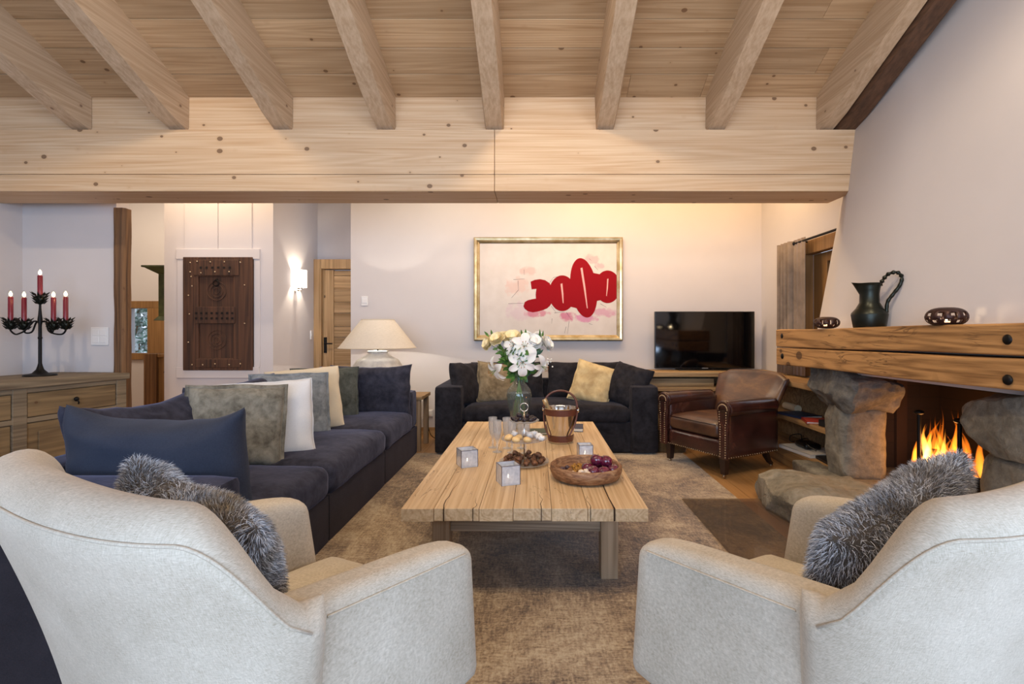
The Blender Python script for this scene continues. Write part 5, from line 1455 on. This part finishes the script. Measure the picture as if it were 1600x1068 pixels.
for i, (x_, y_, z_, lb) in enumerate(plums):
    mb = MB(); r = .0345
    def pf(p): 
        q = V(p); top_ = max(0, q.z-.75)/.25; q.z -= .25*top_**2; return q
    mb.ell((0, 0, 0), (r, r, r*.95), 24, 16, fn=pf)
    pt = thing('plum', 'glossy dark red '+lb, 'plum', (BC_.x+x_, BC_.y+y_, BC_.z+z_), (rr.uniform(-.5, .5), rr.uniform(-.5, .5), 0), 'plums in the wooden bowl')
    mb.build('fruit', pl.mat, pt, smooth='all'); MB().tube([(0, 0, r*.66), (.002, 0, r*.98)], .0015, 5).build('stem', brown, pt)
def sc2(name, label, cat, group, mats, r, spots, amp):
    base = None
    for i, (x_, y_, z_) in enumerate(spots):
        if base is None: base = lump(name, mats, r, i*3.1+40, amp).build(name, mats, smooth='all'); tag(base, label if isinstance(label, str) else label[0], cat, group); o = base
        else: o = base.copy(); COL.objects.link(o)
        if isinstance(label, list): o['label'] = label[i]
        o.location = (BC_.x+x_, BC_.y+y_, BC_.z+z_); o.rotation_euler = (rr.uniform(-.5, .5), rr.uniform(-.5, .5), rr.uniform(0, 6))
nut = plain('pale_nut', '#e0cdb8', .6); rai = NT('golden_dried'); n_ = rai.noise(rai.vec(), 90, 4); rai.col(rai.ramp(n_, [(.35, '#6b4418'), (.65, '#b8842e')])); rai.p(rough=.6); rai.bump(n_, .5, .004)
sc2('pale_biscuit', ['pale pink biscuit in the wooden bowl, '+q for q in ('leftmost of the pale heap', 'second from the left of the pale heap', 'highest in the middle of the heap', 'at the front right of the heap', 'lowest against the front rim', 'touching the plums')], 'biscuit', 'pale biscuits in the wooden bowl', nut, (.018, .014, .013), [(-.08, -.085, .045), (-.045, -.11, .048), (-.035, -.08, .052), (0, -.115, .050), (-.06, -.125, .04), (-.01, -.09, .058)], .12)
sc2('walnut_piece', 'golden brown walnut piece in the wooden bowl', 'walnut', 'walnut pieces in the wooden bowl', rai.mat, (.015, .013, .011), [(-.06+.028*i+.01*(j % 2), -.04+.026*j, .042+.004*((i+j) % 3)) for i in range(4) for j in range(5) if not (i == 3 and j < 2)], .35)
sc2('dried_plum', 'dark dried plum at the left end of the bowl', 'dried plum', 'dried plums in the wooden bowl', plain('dried_plum', '#4a3840', .5), (.015, .012, .011), [(-.12, -.02, .042), (-.125, .015, .044), (-.11, -.055, .042), (-.10, .045, .044), (-.135, -.03, .052)], .2)

# books behind the bucket
x_, y_ = onT(838, 676); book((x_+.03, y_, T0), .22, .16, .02, .12, plain('green_cover', '#4a5a4c', .5), 'green paperback on the table, left of the navy book behind bucket')
x_, y_ = onT(882, 671); book((x_, y_+.02, T0), .30, .20, .028, -.1, cb_, 'navy hardback book on the table behind the ice bucket')

# ================================================================== PAINTING
YW = 5.955; kx = YW/800
def W(px, py): return ((px-837)*kx, 1.2-(py-518)*kx)
xa, zb = W(741, 371.5); xb, za = W(972, 532)
pt = thing('painting', 'large abstract painting of bulging red shapes in a gold frame', 'painting', ((xa+xb)/2, YW, (za+zb)/2))
w2 = (xb-xa)/2; h2 = (zb-za)/2; fwd = .066
mb = MB()
def fr_prof(o, d): return o, d
lay = [(0, 0), (0, -.045), (.012, -.055), (.035, -.050), (.045, -.035), (.058, -.030), (fwd, -.022), (fwd, 0)]
rings = []
for o_, y__ in lay: rings.append([(-w2+o_, y__, -h2+o_), (w2-o_, y__, -h2+o_), (w2-o_, y__, h2-o_), (-w2+o_, y__, h2-o_)])
mb.grid(rings, cv=True); mb.build('frame', M['goldframe'], pt)
# canvas shader: pale ground with pink washes
cv = NT('canvas'); sepx = cv.n('ShaderNodeSeparateXYZ'); cv.l(cv.tc.outputs['Object'], sepx.inputs[0])
base = cv.ramp(cv.noise(cv.vec(), 6, 4), [(.3, '#cfc4ba'), (.7, '#d9cfc6')])
def blobmask(px, py, rx, ry, soft=.6):
    X, Z = W(px, py); X -= (xa+xb)/2; Z -= (za+zb)/2; rx *= kx; ry *= kx
    nd = cv.noise(cv.vec(), 14, 4, .6)
    dx = cv.math('DIVIDE', cv.math('SUBTRACT', sepx.outputs[0], X), rx); dz = cv.math('DIVIDE', cv.math('SUBTRACT', sepx.outputs[2], Z), ry)
    r2 = cv.math('ADD', cv.math('MULTIPLY', dx, dx), cv.math('MULTIPLY', dz, dz))
    return cv.ramp(cv.math('ADD', r2, cv.math('MULTIPLY', cv.math('SUBTRACT', nd, .5), 3.0)), [(.35, 1.0), (1.1, 0.0)])
c_ = base
for px, py, rx, ry, col_, a_ in ((808, 447, 20, 16, '#d8a898', .45), (826, 424, 16, 8, '#cf9a8e', .5), (812, 487, 22, 16, '#c9a8b4', .45), (838, 489, 22, 6, '#c55a78', .7), (887, 494, 14, 8, '#c04a78', .75), (915, 497, 22, 7, '#cc6a9c', .7), (945, 488, 22, 8, '#c87a9c', .6), (925, 405, 14, 8, '#d09a9c', .6), (936, 415, 8, 6, '#cc8a94', .5)):
    c_ = cv.mix(cv.math('MULTIPLY', blobmask(px, py, rx, ry), a_), c_, col_)
cv.col(c_); cv.p(rough=.6)
def S7(px, py): return (780+px/6.28, 370+py/6.28)
mb = MB(); mb.box((-w2+.05, -.018, -h2+.05), (w2-.05, -.006, h2-.05))
ox, oz = (xa+xb)/2, (za+zb)/2
def flat(pts, y, mat):
    vs = []
    for p in pts:
        X, Z = W(*S7(*p)); vs.append((min(X-ox, w2-fwd-.001), y, Z-oz))
    n = len(vs); mb.add(vs+[(a, -.018, c) for a, b, c in vs], [list(range(n))]+[(i, n+i, n+(i+1) % n, (i+1) % n) for i in range(n)], mat)
def ellp(cx, cy, rx, ry, tilt=0):
    t_ = math.radians(tilt); return [(cx+rx*math.cos(a)*math.cos(t_)-ry*math.sin(a)*math.sin(t_), cy+rx*math.cos(a)*math.sin(t_)+ry*math.sin(a)*math.cos(t_)) for a in [2*PI*i/48 for i in range(48)]]
flat(ellp(828, 500, 128, 293, -8), -.0195, 1); flat(ellp(1062, 490, 124, 160), -.0190, 1); flat(ellp(618, 553, 130, 175, 0), -.0192, 1)
flat(ellp(440, 570, 82, 140, 0)[0:48], -.0188, 1)
flat([(308, 440), (350, 422), (400, 415), (450, 425), (495, 455), (520, 520), (520, 640), (495, 680), (440, 715), (390, 730), (330, 740), (280, 728), (250, 705), (238, 680), (250, 640), (280, 622), (320, 612), (360, 605), (375, 570), (390, 518), (360, 510), (318, 515)], -.0186, 1)
flat([(520, 560), (760, 400), (760, 700), (520, 640)], -.0187, 1); flat([(900, 350), (1000, 370), (1000, 620), (900, 640)], -.0187, 1)
for (x0, y0, x1, y1, w0) in ((612, 462, 626, 652, 11), (808, 308, 862, 702, 12), (1065, 415, 1050, 582, 8)):
    flat([(x0-w0, y0), (x0+w0*.6, y0-6), ((x0+x1)/2+w0*.9, (y0+y1)/2), (x1+w0*.4, y1), (x1-w0*.3, y1-4), ((x0+x1)/2-w0*.6, (y0+y1)/2)], -.0205, 2)
rr = random.Random(2)
for (x0, y0, x1, y1) in ((495, 450, 530, 400), (530, 400, 600, 385), (880, 215, 905, 235), (935, 290, 970, 330), (510, 680, 560, 745), (540, 745, 640, 735), (990, 655, 1050, 690), (685, 830, 668, 950), (655, 880, 640, 945), (518, 800, 514, 850), (185, 430, 190, 520), (190, 520, 120, 600), (660, 740, 690, 790), (880, 850, 915, 860), (140, 420, 250, 412), (90, 655, 240, 650), (245, 320, 245, 375)):
    d = V((y1-y0, x0-x1)).normalized()*1.6 if True else 0
    flat([(x0-d.x, y0-d.y), (x0+d.x, y0+d.y), (x1+d.x*.5, y1+d.y*.5), (x1-d.x*.5, y1-d.y*.5)], -.0189, 3)
mb.build('canvas', [cv.mat, plain('red_paint', '#930f1a', .7, spec=.1), plain('pink_paint', '#e3a79c', .5), plain('charcoal_line', '#4f4246', .8)], pt, recalc=False)
